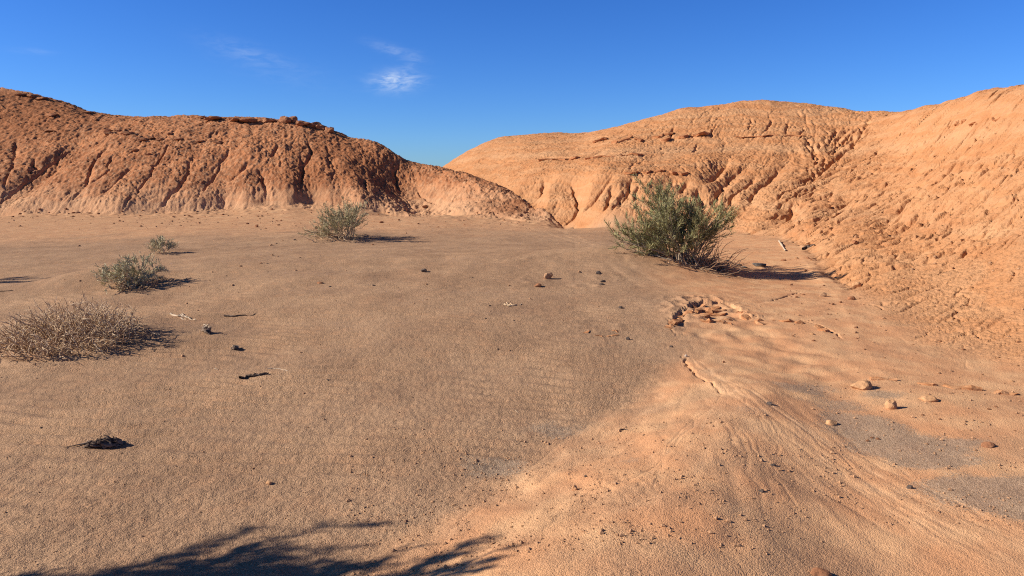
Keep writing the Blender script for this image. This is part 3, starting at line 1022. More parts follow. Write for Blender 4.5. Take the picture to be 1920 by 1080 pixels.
def stone(name, label, u, v, wpx, hpx, mat, depth=0.8, seed=1, rz=None, cat='stone', group=None, tilt=(0, 0), sub=3, cuts=9, sink=0.28, rough=0.14):
    """a stone that covers about wpx by hpx of the photograph, standing on the land at (u, v)"""
    p = at(u, v)
    k = mpp(p)
    d = (wpx * k, wpx * k * depth, hpx * k)
    V, Fc = rock_verts(seed, sub, cuts, rough, d)
    zmin = V[:, 2].min()
    V[:, 2] -= zmin + sink * d[2]
    o = link_mesh(name, V, Fc, M[mat], smooth=False)
    o.location = (p[0], p[1], p[2])
    r = random.Random(seed)
    o.rotation_euler = (tilt[0], tilt[1], r.uniform(-0.3, 0.3) if rz is None else rz)
    tag(o, label, cat, group)
    return o


STONES = [
    ('stone', 'tan rounded stone with a shaded right side on the open sand flat', 1028, 522, 19, 16, 'rock_brown'),
    ('stone', 'small dark stone just below the tan rounded stone on the sand flat', 1009, 537, 14, 9, 'rock_red'),
    ('stone', 'dark pebble left of the big green bush, uppermost of a short row', 1122, 514, 10, 8, 'rock_dark'),
    ('stone', 'dark pebble left of the big green bush, upper of a touching pair', 1131, 529, 11, 6, 'rock_dark'),
    ('stone', 'dark pebble left of the big green bush, lower of a touching pair', 1128, 534, 10, 6, 'rock_dark'),
    ('stone', 'lone dark pebble on the sand between the big bush and the clay ledge', 1164, 578, 9, 7, 'rock_dark'),
    ('stone', 'small dark pebble beside a scuffed hollow left of the clay ledge', 1178, 637, 10, 8, 'rock_dark'),
    ('stone', 'dark flat pebble pair on the sand in the middle distance', 795, 509, 16, 8, 'rock_dark'),
    ('stone', 'reddish upright stone on the sand at the foot of the left hill', 481, 426, 8, 9, 'rock_red'),
    ('stone', 'large grey oblong stone in the shade right of the big bush', 1423, 499, 30, 9, 'rock_grey'),
    ('stone', 'small dark stone nearest the big bush in its shadow', 1386, 498, 10, 5, 'rock_dark'),
    ('stone', 'little grey stone half covered by the shadow of the big bush', 1395, 502, 14, 5, 'rock_grey'),
    ('stone', 'round dark pebble in the dry rill with a pale streak beside it', 1443, 759, 14, 9, 'rock_dark'),
    ('stone', 'pale tan flat slab lying on the grey gravel patch', 1558, 795, 26, 12, 'rock_tan'),
    ('stone', 'tan upright slab leaning beside the grey gravel at the slope foot', 1671, 766, 26, 24, 'rock_tan'),
    ('stone', 'broad tan clay boulder at the left end of the eroded bank', 1613, 728, 44, 24, 'rock_tan'),
    ('stone', 'flat pale slab below the eroded bank near the right edge', 1740, 751, 36, 13, 'rock_tan'),
    ('stone', 'upper dark pebble of two lying on the lower fan', 1449, 873, 12, 9, 'rock_dark'),
    ('stone', 'lower dark pebble of two lying on the lower fan', 1428, 923, 13, 8, 'rock_dark'),
    ('stone', 'dark oval pebble beside the pale rill line in the right foreground', 1705, 916, 14, 9, 'rock_dark'),
    ('stone', 'tan angular stone with a black shadow on the fan flank', 1078, 919, 14, 13, 'rock_tan'),
    ('stone', 'tiny dark pebble just above the tan angular stone', 1098, 895, 7, 5, 'rock_dark'),
    ('stone', 'reddish clod on the cracked crust near the right edge', 1852, 838, 26, 13, 'rock_red'),
    ('stone', 'crumbly reddish clod at the very bottom edge of the fan', 1536, 1079, 44, 18, 'rock_red'),
    ('stone', 'tan stone standing alone right of the dry channel bend', 1543, 556, 18, 12, 'rock_brown'),
    ('stone', 'knobbly clay stone at the foot of the near orange slope', 1606, 539, 18, 15, 'rock_tan'),
    ('stone', 'small white pebble below the clay ledge', 1286, 669, 6, 5, 'rock_pale'),
    ('stone', 'dark pebble at the left lip below the clay ledge', 1259, 651, 9, 6, 'rock_dark'),
    ('stone', 'small red pebble on the clay right of the forked crack', 1357, 680, 6, 5, 'rock_red'),
    ('stone', 'pinkish clod lying on the foreground sand', 505, 908, 13, 9, 'rock_tan'),
    ('stone', 'tiny grey pebble between the dry bush and the dark twig', 343, 669, 8, 6, 'rock_brown'),
    ('stone', 'thin brown chip on the far sand below the middle bush', 600, 532, 14, 5, 'rock_red'),
    ('stone', 'dark stone on the near slope above the dry channel bend', 1603, 456, 14, 9, 'rock_red'),
    ('stone', 'dark red chip between the pale stick and the grey oblong stone', 1469, 489, 10, 5, 'rock_red'),
    ('stone', 'dark clod at the foot of the gully between left hill and its spur', 798, 389, 14, 7, 'rock_red'),
    ('stone', 'dark rock perched on the left hill below its saddle', 203, 247, 20, 9, 'rock_red'),
    ('stone', 'reddish clod at the slope foot under the knobbly clay stone', 1596, 562, 16, 10, 'rock_red'),
    ('stone', 'dark chip on the sand near the middle bush shadow tip', 775, 447, 8, 4, 'rock_dark'),
]
for i, (nm, lb, u, v, w, h, mt) in enumerate(STONES):
    stone(nm, lb, u, v, w, h, mt, seed=20 + i, depth=0.75, cat='stone')

# scattered pebbles, six shapes in turn
PEB = []
for k in range(6):
    V, Fc = rock_verts(900 + k, 2, 7, 0.2, (1.0, random.uniform(0.6, 0.95), random.uniform(0.45, 0.75)))
    me = None
    o = link_mesh('pebble', V, Fc, M[('rock_dark', 'rock_brown', 'rock_red', 'rock_brown', 'rock_tan', 'rock_red')[k]], smooth=False)
    PEB.append(o)
peb_n = [0] * 6


def pebble(u, v, wpx, k, label, group):
    p = at(u, v)
    if p[1] > 50:
        return
    o = PEB[k]
    if peb_n[k]:
        o = o.copy()
        col.objects.link(o)
    peb_n[k] += 1
    s = wpx * mpp(p)
    o.scale = (s, s, s)
    o.location = (p[0], p[1], p[2] + 0.12 * s)
    o.rotation_euler = (random.uniform(-.2, .2), random.uniform(-.2, .2), random.uniform(0, 6.28))
    tag(o, label, 'pebble', group)


for k in range(110):
    pebble(random.uniform(30, 1180), random.uniform(425, 1000) if k % 3 else random.uniform(425, 600), random.triangular(2.2, 7.0, 3.0), random.choice((0, 1, 1, 2, 3)),
           'tiny brown pebble lying on the open sand', 'pebbles scattered over the sand')
for k in range(40):
    pebble(random.uniform(820, 1560), random.uniform(830, 1075), random.uniform(3.0, 6.5), random.choice((1, 3, 4, 4)),
           'small clay clod lying on the fan', 'clods scattered over the clay fan')
for k in range(90):
    u = random.uniform(1480, 1915)
    v = random.uniform(440, 640) if u < 1620 else random.uniform(480, 860)
    pebble(u, v, random.uniform(3.5, 9.0), random.choice((1, 2, 2, 4, 5)),
           'small reddish clod at the foot of the near orange slope', 'clods along the foot of the near slope')
for k in range(100):
    pebble(random.uniform(10, 1000), random.triangular(390, 432, 396), random.triangular(2.5, 10.0, 3.5), random.choice((2, 3, 5)),
           'reddish clod fallen at the foot of the left hill', 'clods along the foot of the left hill')


# grit: crumbs beyond counting
def grit():
    base = np.array([(1, 0, 0), (-1, 0, 0), (0, 1, 0), (0, -1, 0), (0, 0, 1), (0, 0, -1)], float)
    fc = np.array([(0, 2, 4), (2, 1, 4), (1, 3, 4), (3, 0, 4), (2, 0, 5), (1, 2, 5), (3, 1, 5), (0, 3, 5)])
    pts = []
    r = np.random.default_rng(5)
    for n, ur, vr, s0, s1 in ((2600, (650, 1500), (800, 1085), 0.003, 0.011), (1500, (1500, 1930), (640, 1000), 0.003, 0.012), (2600, (0, 1250), (600, 1085), 0.002, 0.006),
                              (900, (1400, 1920), (440, 640), 0.006, 0.02), (900, (0, 1000), (390, 430), 0.012, 0.04), (500, (400, 1300), (430, 600), 0.004, 0.012)):
        us, vs = r.uniform(*ur, n), r.uniform(*vr, n)
        for u, v in zip(us, vs):
            g = gnoise(np.array([u / 90.0]), np.array([v / 45.0]), 77)[0]
            if g < r.uniform(-0.5, 0.5):
                continue
            p = ground_px(u, v)
            if p[1] > 40 or p[1] < 0:
                continue
            pts.append((p[0], p[1], r.uniform(s0, s1) * (0.6 + 0.8 * r.random() ** 3)))
    pts = np.array(pts)
    zz = polar_sample(Z, pts[:, 0], pts[:, 1])
    n = len(pts)
    sc = pts[:, 2][:, None, None] * r.uniform(0.6, 1.3, (n, 6, 1))
    V = base[None] * sc * np.array((1, 1, 0.75))
    th = r.uniform(0, 6.28, n)
    c, s = np.cos(th)[:, None], np.sin(th)[:, None]
    Vx, Vy = V[..., 0] * c - V[..., 1] * s, V[..., 0] * s + V[..., 1] * c
    V = np.stack((Vx + pts[:, 0][:, None], Vy + pts[:, 1][:, None], V[..., 2] + (zz + pts[:, 2] * 0.25)[:, None]), -1).reshape(-1, 3)
    Fc = (fc[None] + (np.arange(n) * 6)[:, None, None]).reshape(-1, 3)
    o = link_mesh('grit', V, Fc, M['rock_brown'], smooth=False)
    tag(o, 'fine brown clay crumbs and grit strewn over the ground', 'grit', None, 'stuff')


grit()


# ------------------------------------------------------------------ ledges and crusts (things with slabs as their parts)
def outcrop(name, label, cat, slabs, mat, seed0, base_uv, hs=1.3, up=0.15):
    b = at(*base_uv)
    root = empty(name, b)
    tag(root, label, cat)
    for i, (u, v, w, h, dep) in enumerate(slabs):
        p = at(u, v)
        k = mpp(p)
        V, Fc = rock_verts(seed0 + i, 3, 14, 0.30, (w * k, w * k * dep, h * k * hs))
        V[:, 2] += h * k * up
        o = link_mesh('slab', V + (p - b), Fc, M[mat], root, smooth=False)
    return root


outcrop('rock_outcrop', 'dark layered rock outcrop along the crest of the left hill', 'outcrop',
        [(470, 228, 40, 6, .9), (505, 229, 34, 7, .9), (535, 230, 30, 10, .8), (548, 229, 22, 9, .7), (568, 236, 32, 8, .9), (588, 238, 28, 8, .8), (603, 243, 26, 8, .8),
         (617, 248, 20, 8, .8), (622, 245, 10, 6, .8), (440, 227, 30, 5, .9), (400, 224, 34, 5, .9), (380, 222, 20, 4, .9)], 'rock_red', 500, (545, 240), 1.9, 0.35)
outcrop('rock_outcrop', 'dark rock lip at the top of the far left hump', 'outcrop',
        [(62, 182, 30, 6, .9), (78, 186, 24, 6, .9), (40, 178, 24, 5, .9), (165, 212, 26, 5, .9)], 'rock_red', 530, (66, 190))
outcrop('rock_outcrop', 'line of broken reddish slabs along the band below the left hill crest', 'outcrop',
        [(205, 252, 26, 8, .8), (240, 252, 24, 7, .8), (268, 264, 30, 7, .8), (283, 260, 20, 6, .8), (300, 262, 18, 6, .8), (335, 262, 20, 6, .8), (318, 252, 16, 5, .8), (222, 246, 16, 5, .8),
         (375, 266, 22, 5, .8), (410, 268, 18, 5, .8), (255, 283, 18, 5, .8), (280, 290, 14, 5, .8), (100, 217, 26, 5, .8), (95, 247, 22, 5, .8), (180, 226, 18, 5, .8)], 'rock_red', 560, (270, 275))
def lip(root, b, pts, over, thick, mat, seed, step=0.12, gaps=0.12, raise_=0.02, down=None):
    """an overhanging broken bed of harder clay that runs along the photo points"""
    P = densify(np.array([at(u, v) for u, v in pts]), step, step * 0.18, seed)
    r = np.random.default_rng(seed)
    n = len(P)
    T = np.gradient(P, axis=0)
    T /= np.linalg.norm(T, axis=1, keepdims=True) + 1e-9
    N = np.stack((T[:, 1], -T[:, 0]), 1)
    N *= np.sign(-(N * P).sum(1, keepdims=True))            # outwards, towards the open ground
    start = 0
    while start < n - 2:
        end = start + 2
        while end < n - 1 and r.random() > gaps:
            end += 1
        Q, M_ = P[start:end + 1], N[start:end + 1]
        m = len(Q)
        o = over * np.clip(r.normal(0.8, 0.35, m), 0.15, 1.6)
        o[0] *= 0.5
        o[-1] *= 0.5
        th = thick * np.clip(r.normal(1.0, 0.3, m), 0.4, 1.8)
        z0 = np.array([zat(x, y) for x, y in Q]) + raise_ + r.normal(0, thick * 0.25, m)
        rings = []
        for (a, zz) in ((-0.6 * over, -0.2 * th), (0.25 * o, 0.10 * th), (o, -0.15 * th), (0.9 * o, -0.75 * th), (0.3 * o, -1.2 * th), (-0.6 * over, -1.5 * th)):
            xy = Q + M_ * np.broadcast_to(a, m)[:, None] + r.normal(0, thick * 0.15, (m, 2))
            rings.append(np.column_stack((xy, z0 + zz)))
        V = np.stack(rings, 1)
        i = np.arange(m - 1)[:, None] * 6
        k = np.arange(6)[None]
        k2 = (k + 1) % 6
        F4 = np.stack((i + k, i + k2, i + k2 + 6, i + k + 6), -1).reshape(-1, 4)
        e = (m - 1) * 6
        F4 = np.concatenate((F4, [[3, 2, 1, 0], [5, 4, 3, 0], [e, e + 1, e + 2, e + 3], [e, e + 3, e + 4, e + 5]]))
        link_mesh('slab', V.reshape(-1, 3) - b, F4, M[mat], root, smooth=False)
        start = end + (1 if r.random() < 0.6 else 2)


def ledge(name, label, cat, lines, mat, seed, **kw):
    b = at(*lines[0][0])
    root = empty(name, b)
    tag(root, label, cat)
    for i, pts in enumerate(lines):
        lip(root, b, pts, mat=mat, seed=seed + i, **kw)
    return root


ledge('rock_ledge', 'long thin dark undercut ledge across the left part of the orange hill', 'ledge',
      [[(1012, 302), (1050, 299), (1082, 298)], [(1098, 298), (1130, 294), (1165, 292), (1205, 290)]], 'rock_orange', 700, over=0.30, thick=0.09, step=0.2, gaps=0.10, raise_=0.05)
ledge('rock_ledge', 'short broken dark ledge just above the top of the big bush', 'ledge',
      [[(1172, 326), (1195, 324), (1220, 322), (1255, 323), (1290, 326)]], 'rock_orange', 720, over=0.30, thick=0.10, step=0.16, gaps=0.22, raise_=0.05)
ledge('rock_ledge', 'rough reddish rock band just under the top of the orange hill', 'ledge',
      [[(1112, 268), (1145, 259)], [(1152, 268), (1182, 258)], [(1228, 259), (1245, 253), (1262, 252)], [(1272, 258), (1290, 256)], [(1300, 256), (1330, 252)], [(1190, 262), (1205, 266)], [(1238, 264), (1256, 262)]],
      'rock_orange', 740, over=0.32, thick=0.14, step=0.16, gaps=0.15, raise_=0.08)
ledge('rock_ledge', 'faint thin ledge line crossing the dome of the orange hill', 'ledge',
      [[(1375, 257), (1420, 256), (1470, 255), (1520, 254)]], 'rock_orange', 760, over=0.14, thick=0.05, step=0.2, gaps=0.25, raise_=0.02)
ledge('rock_ledge', 'reddish crumbly ledge high on the near slope by the right edge', 'ledge',
      [[(1796, 228), (1812, 225)], [(1822, 232), (1840, 229)], [(1862, 222), (1876, 219)], [(1886, 420), (1899, 416)]], 'rock_orange', 770, over=0.09, thick=0.05, step=0.07, gaps=0.3, raise_=0.01)
ledge('clay_ledge', 'crumbling clay ledge at the head of the dry rill', 'ledge',
      [[(1254, 616), (1262, 606), (1270, 598), (1283, 592), (1296, 585), (1312, 580)], [(1318, 584), (1335, 580), (1352, 583), (1372, 581), (1384, 585)], [(1386, 586), (1398, 594), (1412, 600), (1435, 601), (1460, 601)],
       [(1312, 598), (1330, 604), (1350, 602), (1368, 598)], [(1300, 592), (1320, 592), (1340, 590), (1360, 591)], [(1300, 577), (1320, 575), (1345, 576)], [(1418, 607), (1445, 606)], [(1356, 606), (1372, 608)], [(1460, 602), (1490, 604), (1510, 607)],
       [(1530, 612), (1545, 620), (1560, 626)]],
      'rock_clay', 800, over=0.07, thick=0.045, step=0.045, gaps=0.12, raise_=0.012)
ledge('clay_bank', 'low eroded reddish clay bank at the foot of the near slope', 'bank',
      [[(1632, 712), (1665, 712), (1700, 716), (1740, 721), (1752, 724)], [(1770, 724), (1800, 728), (1840, 732)], [(1855, 736), (1890, 738), (1925, 745)], [(1725, 735), (1745, 734)], [(1880, 745), (1905, 750)]],
      'rock_clay', 830, over=0.055, thick=0.04, step=0.05, gaps=0.12, raise_=0.012)
ledge('clay_crust', 'broken reddish crust rim of a scuffed hollow left of the clay ledge', 'crust',
      [[(1093, 624), (1105, 621), (1118, 623)], [(1116, 630), (1135, 631), (1150, 629), (1160, 626)], [(1148, 620), (1160, 624)]], 'rock_clay', 850, over=0.035, thick=0.014, step=0.03, gaps=0.25, raise_=0.004)


# ------------------------------------------------------------------ plants
def tubes(strands, sides=4):
    """strands: list of (points n x 3, radii n) -> verts, quads"""
    VV, FF, off = [], [], 0
    ang = np.arange(sides) * 2 * np.pi / sides
    ca, sa = np.cos(ang), np.sin(ang)
    for P, rad in strands:
        P = np.asarray(P, float)
        n = len(P)
        T = np.gradient(P, axis=0)
        T /= np.linalg.norm(T, axis=1, keepdims=True) + 1e-9
        ref = np.array((0.3, 0.9, 0.2)) if abs(T[0, 2]) > 0.8 else np.array((0, 0, 1.0))
        A = np.cross(T, ref)
        A /= np.linalg.norm(A, axis=1, keepdims=True) + 1e-9
        B = np.cross(T, A)
        ring = P[:, None] + (A[:, None] * ca[None, :, None] + B[:, None] * sa[None, :, None]) * np.asarray(rad)[:, None, None]
        VV.append(ring.reshape(-1, 3))
        i = np.arange(n - 1)[:, None] * sides
        k = np.arange(sides)[None]
        k2 = (k + 1) % sides
        q = np.stack((i + k, i + k2, i + k2 + sides, i + k + sides), -1).reshape(-1, 4) + off
        FF.append(q)
        if sides == 4:
            FF.append(np.array([[0, 1, 2, 3]])[:, ::-1] + off)
            FF.append(np.array([[0, 1, 2, 3]]) + off + (n - 1) * 4)
        off += n * sides
    return np.concatenate(VV), np.concatenate(FF)


def sprigs(P, D, L, wid):
    """narrow three-sided needles standing at points P along directions D"""
    P, D = np.asarray(P), np.asarray(D)
    n = len(P)
    D = D / (np.linalg.norm(D, axis=1, keepdims=True) + 1e-9)
    rv = rng.normal(size=(n, 3))
    A = np.cross(D, rv)
    A /= np.linalg.norm(A, axis=1, keepdims=True) + 1e-9
    L, wid = np.asarray(L)[:, None], np.asarray(wid)[:, None]
    B = np.cross(D, A)
    bend = rng.normal(0, 0.12, (n, 3)) * L
    m_ = P + D * L * 0.5 + bend
    v0, v1, v2, v3 = P - A * wid * 0.4, m_ + B * wid, P + D * L, m_ - A * wid * 0.6 - B * wid * 0.8
    V = np.stack((v0, v1, v2, v3), 1).reshape(-1, 3)
    Fc = np.arange(n * 4).reshape(n, 4)
    return V, Fc


def walk(p, d, length, n, jit, up=0.0, sag=None):
    pts = [np.array(p, float)]
    d = np.array(d, float)
    d /= np.linalg.norm(d)
    for _ in range(n):
        d = d + rng.normal(0, jit, 3) + np.array((0, 0, up))
        d /= np.linalg.norm(d)
        pts.append(pts[-1] + d * length / n)
    return np.array(pts)


def shrub(name, label, cat, base_uv, clumps, leaf, stem_mat, stem_r=0.02, branchlets=9, needles=34, nl=(0.06, 0.14), nw=0.004, depth=0.6, blen=(0.2, 0.42),
          up=0.35, dead=None, dead_mat='twig_brown', spread=0.10, base=None, scale=1.0, group=None):
    b = at(*base_uv) if base is None else np.array(base)
    root = empty(name, b)
    tag(root, label, cat, group)
    k = mpp(b) if base is None else scale
    stems, tw, NP, ND, NL, NW = [], [], [], [], [], []
    for (u, v, w, *yo) in clumps:
        if base is None:
            tgt = np.array(((u - base_uv[0]) * k, rng.normal(0, depth * 0.5), (base_uv[1] - v) * k))
        else:
            tgt = np.array((u, yo[0] if yo else rng.normal(0, depth * 0.5), v))
        s0 = np.array((rng.normal(0, spread), rng.normal(0, spread), -0.05))
        gx, gy = b[0] + s0[0], b[1] + s0[1]
        s0[2] = zat(gx, gy) - b[2] - 0.04
        ctrl = s0 + (tgt - s0) * np.array((0.35, 0.35, 0.62)) + rng.normal(0, 0.05, 3)
        ts = np.linspace(0, 1, 9)[:, None]
        P = (1 - ts) ** 2 * s0 + 2 * ts * (1 - ts) * ctrl + ts ** 2 * tgt
        P[1:-1] += rng.normal(0, 0.012, (7, 3))
        rr = stem_r * rng.uniform(0.6, 1.2) * np.linspace(1, 0.28, 9)
        stems.append((P, rr))
        m = int(branchlets * w)
        for _ in range(m):
            i = rng.uniform(0.35, 1.0) * 8
            i0 = int(min(i, 7))
            p = P[i0] + (P[i0 + 1] - P[i0]) * (i - i0)
            d = (P[i0 + 1] - P[i0])
            d = d / np.linalg.norm(d) + rng.normal(0, 0.55, 3) + np.array((0, 0, up))
            ln = rng.uniform(*blen) * (0.7 + 0.5 * w)
            Q = walk(p, d, ln, 6, 0.16, 0.06)
            Q[:, 2] = np.maximum(Q[:, 2], -0.03)
            tw.append((Q, np.linspace(stem_r * 0.28, stem_r * 0.10, 7)))
            nn = int(needles * rng.uniform(0.6, 1.3))
            f = rng.uniform(0.25, 1.0, nn) * 6
            fi = np.minimum(f.astype(int), 5)
            pp = Q[fi] + (Q[fi + 1] - Q[fi]) * (f - fi)[:, None]
            dd = Q[fi + 1] - Q[fi]
            dd = dd / (np.linalg.norm(dd, axis=1, keepdims=True) + 1e-9) + rng.normal(0, 0.42, (nn, 3)) + np.array((0, 0, up * 0.6))
            NP.append(pp)
            ND.append(dd)
            NL.append(rng.uniform(nl[0], nl[1], nn))
            NW.append(rng.uniform(0.7, 1.3, nn) * nw)
    V, Fc = tubes(stems, 5)
    link_mesh('stem', V, Fc, M[stem_mat], root)
    V, Fc = tubes(tw, 3)
    link_mesh('twig', V, Fc, M[stem_mat], root)
    V, Fc = sprigs(np.concatenate(NP), np.concatenate(ND), np.concatenate(NL), np.concatenate(NW))
    link_mesh('foliage', V, Fc, M[leaf], root, smooth=False)
    if dead:
        ds = []
        for (x0, x1, n, ln, dz) in dead:
            for _ in range(n):
                p = np.array((rng.uniform(x0, x1), rng.normal(0, 0.25 if ln > 0.3 else 0.12), 0.0))
                p[2] = zat(b[0] + p[0], b[1] + p[1]) - b[2] - 0.01
                d = np.array((rng.normal(0.5 if x1 > 0.2 else -0.2, 0.6), rng.normal(0, 0.5), rng.uniform(0.05, 1) * dz))
                Q = walk(p, d, ln * rng.uniform(0.5, 1.2), 7, 0.28)
                Q[:, 2] = np.maximum(Q[:, 2], p[2])
                ds.append((Q, np.linspace(0.009, 0.003, 8)))
        V, Fc = tubes(ds, 3)
        link_mesh('dead_twig', V, Fc, M[dead_mat], root)
    return root


shrub('saxaul_bush', 'big dark green feathery bush in front of the orange hill', 'bush', (1290, 492),
      [(1208, 352, 1.0), (1214, 375, 1.2), (1236, 372, 1.0), (1240, 392, 1.3), (1222, 405, 1.2), (1256, 402, 1.2), (1272, 385, 1.1), (1286, 396, 1.1), (1270, 415, 1.2), (1296, 408, 1.1),
       (1335, 412, 1.0), (1348, 404, 0.8), (1352, 424, 1.0), (1330, 430, 1.1), (1345, 440, 0.8), (1312, 424, 1.0), (1190, 415, 1.0), (1200, 435, 1.1), (1172, 432, 1.0), (1156, 436, 1.0), (1160, 452, 1.1),
       (1182, 455, 1.2), (1176, 470, 1.0), (1205, 458, 1.1), (1228, 440, 1.1), (1250, 445, 1.1), (1232, 465, 0.9), (1290, 440, 0.9), (1262, 462, 0.8), (1215, 388, 1.0), (1255, 425, 1.1), (1310, 445, 0.8)],
      'needles', 'bark', stem_r=0.018, branchlets=13, needles=50, nl=(0.06, 0.15), nw=0.0050, depth=0.9, blen=(0.18, 0.36), up=0.45, spread=0.14,
      dead=[(0.0, 0.55, 90, 0.60, 0.6), (-0.9, 0.1, 45, 0.5, 0.35), (0.1, 0.75, 60, 0.40, 0.15)])

shrub('desert_shrub', 'pale olive see-through shrub at the foot of the left hill', 'shrub', (652, 446),
      [(600, 432, 1.0), (612, 415, 1.1), (622, 402, 1.1), (640, 398, 1.1), (655, 398, 1.0), (672, 400, 1.0), (684, 408, 0.9), (635, 415, 1.2), (650, 415, 1.1), (625, 428, 1.2), (610, 436, 1.0), (664, 414, 1.0), (645, 428, 1.1), (596, 440, 0.7), (676, 416, 0.7)],
      'pale_leaf', 'bark', stem_r=0.014, branchlets=15, needles=26, nl=(0.06, 0.13), nw=0.0060, depth=1.0, blen=(0.22, 0.42), up=0.3, spread=0.12,
      dead=[(-0.7, 0.1, 40, 0.4, 0.3)], dead_mat='twig_tan')

shrub('desert_shrub', 'grey green rounded shrub with a dark shadow, behind the dry brown bush', 'shrub', (240, 542),
      [(188, 520, .9), (196, 512, 1), (210, 505, 1), (222, 500, 1), (236, 497, 1), (250, 500, 1), (262, 508, 1), (270, 518, .9), (205, 522, 1.1), (222, 515, 1.1), (240, 512, 1.1), (255, 520, 1.1), (230, 528, 1.1), (212, 530, 1), (248, 532, 1), (264, 530, .9), (195, 527, .8)],
      'grey_leaf', 'twig_tan', stem_r=0.010, branchlets=13, needles=26, nl=(0.03, 0.075), nw=0.0048, depth=0.65, blen=(0.08, 0.18), up=0.15, spread=0.10,
      dead=[(-0.25, 0.3, 60, 0.22, 0.5)], dead_mat='twig_brown')

shrub('desert_shrub', 'smallest grey green tuft alone on the far sand', 'shrub', (305, 474),
      [(290, 462, 1), (297, 458, 1), (304, 457, 1), (312, 459, 1), (318, 464, 1), (300, 466, 1), (310, 467, 1), (292, 468, .8)],
      'grey_leaf', 'twig_tan', stem_r=0.008, branchlets=8, needles=20, nl=(0.05, 0.11), nw=0.0055, depth=0.3, blen=(0.10, 0.2), up=0.3, spread=0.06)

# two more plants stand just outside the picture; their shadows fall into it
shrub('desert_shrub', 'shrub beyond the left edge whose shadow reaches the sand', 'shrub', (-60, 535),
      [(-0.3, 0.75, 1), (-0.1, 0.95, 1.2), (0.1, 1.0, 1.2), (0.25, 0.85, 1), (0.35, 0.6, 1), (-0.1, 0.6, 1), (0.2, 0.5, 1), (-0.3, 0.45, 1)], 'pale_leaf', 'bark', base=(at(-190, 537)), scale=1.0,
      stem_r=0.014, branchlets=10, needles=26, nl=(0.06, 0.14), nw=0.006, depth=0.7, blen=(0.2, 0.4))
TREE = np.array((-4.6, 2.15, 0.0))
TREE[2] = zat(TREE[0], TREE[1])
crown = []
while len(crown) < 38:
    shx, hh = random.uniform(-1.75, -0.38), random.uniform(1.3, 2.4)
    dx = shx - TREE[0] - 1.80 * hh
    edge_y = float(np.interp(shx, (-2.3, -1.6, -0.9, -0.2), (2.98, 3.18, 3.30, 3.38)))
    dy = random.uniform(2.2, edge_y) - 0.18 * hh - TREE[1]
    if abs(dx) < 1.35:
        crown.append((dx, hh, 1.0, dy))
shrub('saxaul_tree', 'tall feathery bush out of the frame casting the shadow at the bottom edge', 'bush', (0, 0), crown,
      'needles', 'bark', base=TREE, scale=1.0, stem_r=0.026, branchlets=15, needles=48, nl=(0.06, 0.14), nw=0.008, depth=1.0, blen=(0.18, 0.36), up=0.25, spread=0.15)


def dry_bush():
    u0, v0 = 120, 655
    b = at(u0, v0)
    root = empty('dry_bush', b)
    tag(root, 'wide tangled dry brown bush in the left foreground', 'bush')
    k = mpp(b)
    stems, fine = [], []
    for _ in range(215):
        a = rng.uniform(0, 2 * np.pi)
        q = math.sqrt(rng.uniform(0, 1))
        x, y = 0.52 * q * math.cos(a) - 0.10, 0.48 * q * math.sin(a) + 0.30
        z0 = zat(b[0] + x, b[1] + y) - b[2] - 0.02
        out = np.array((math.cos(a) * q * 0.9, math.sin(a) * q * 0.8, rng.uniform(0.4, 1.2)))
        ln = rng.uniform(0.22, 0.44) * (1.15 - 0.5 * q)
        P = walk((x, y, z0), out, ln, 6, 0.22)
        stems.append((P, np.linspace(0.0058, 0.0028, 7)))
        for _ in range(rng.integers(5, 9)):
            i = rng.integers(2, 7)
            d = P[min(i, 6)] - P[i - 1]
            d = d / np.linalg.norm(d) + rng.normal(0, 0.8, 3)
            Q = walk(P[i - 1], d, rng.uniform(0.06, 0.17), 4, 0.45)
            fine.append((Q, np.linspace(0.0036, 0.0018, 5)))
    # a few low dead sprays lying on the sand round the rim
    for _ in range(90):
        a = rng.uniform(0, 2 * np.pi)
        x, y = (0.64 * math.cos(a) - 0.10) * rng.uniform(0.7, 1.1), 0.58 * math.sin(a) * rng.uniform(0.7, 1.1) + 0.26
        z0 = zat(b[0] + x, b[1] + y) - b[2]
        P = walk((x, y, z0), (math.cos(a), math.sin(a), rng.uniform(0.05, 0.4)), rng.uniform(0.1, 0.25), 5, 0.35)
        P[:, 2] = np.maximum(P[:, 2], z0 - 0.005)
        stems.append((P, np.linspace(0.0042, 0.002, 6)))
    V, Fc = tubes(stems, 3)
    link_mesh('stem', V, Fc, M['twig_brown'], root)
    V, Fc = tubes(fine, 3)
    link_mesh('twig', V, Fc, M['straw'], root)


dry_bush()


# ------------------------------------------------------------------ dead wood lying about
def stick(name, label, pts, r_px, mat, lift=0.6, jit=0.0, cat='stick', forks=()):
    P3 = np.array([at(u, v) for u, v in pts])
    b = P3[0].copy()
    k = mpp(P3.mean(0))

    def strand(Q, ra, rb, raise_ends=None):
        Q = np.array(Q)
        T = np.linspace(0, 1, len(Q))
        tt = np.linspace(0, 1, max(8, len(Q) * 4))
        S = np.stack([np.interp(tt, T, Q[:, i]) for i in range(3)], 1)
        S[:, 2] = [zat(x, y) for x, y, _ in S]
        rad = np.linspace(ra, rb, len(S)) * k * (1 + rng.normal(0, 0.12, len(S)))
        S[:, 2] += np.abs(rad) * lift
        S[1:-1] += rng.normal(0, jit, (len(S) - 2, 3))
        return S - b, np.abs(rad)
    st = [strand(P3, r_px, r_px * 0.55)]
    for (fp, fr) in forks:
        st.append(strand([at(u, v) for u, v in fp], fr, fr * 0.4))
    V, Fc = tubes(st, 6)
    o = link_mesh(name, V, Fc, M[mat])
    o.location = tuple(b)
    tag(o, label, cat)
    return o


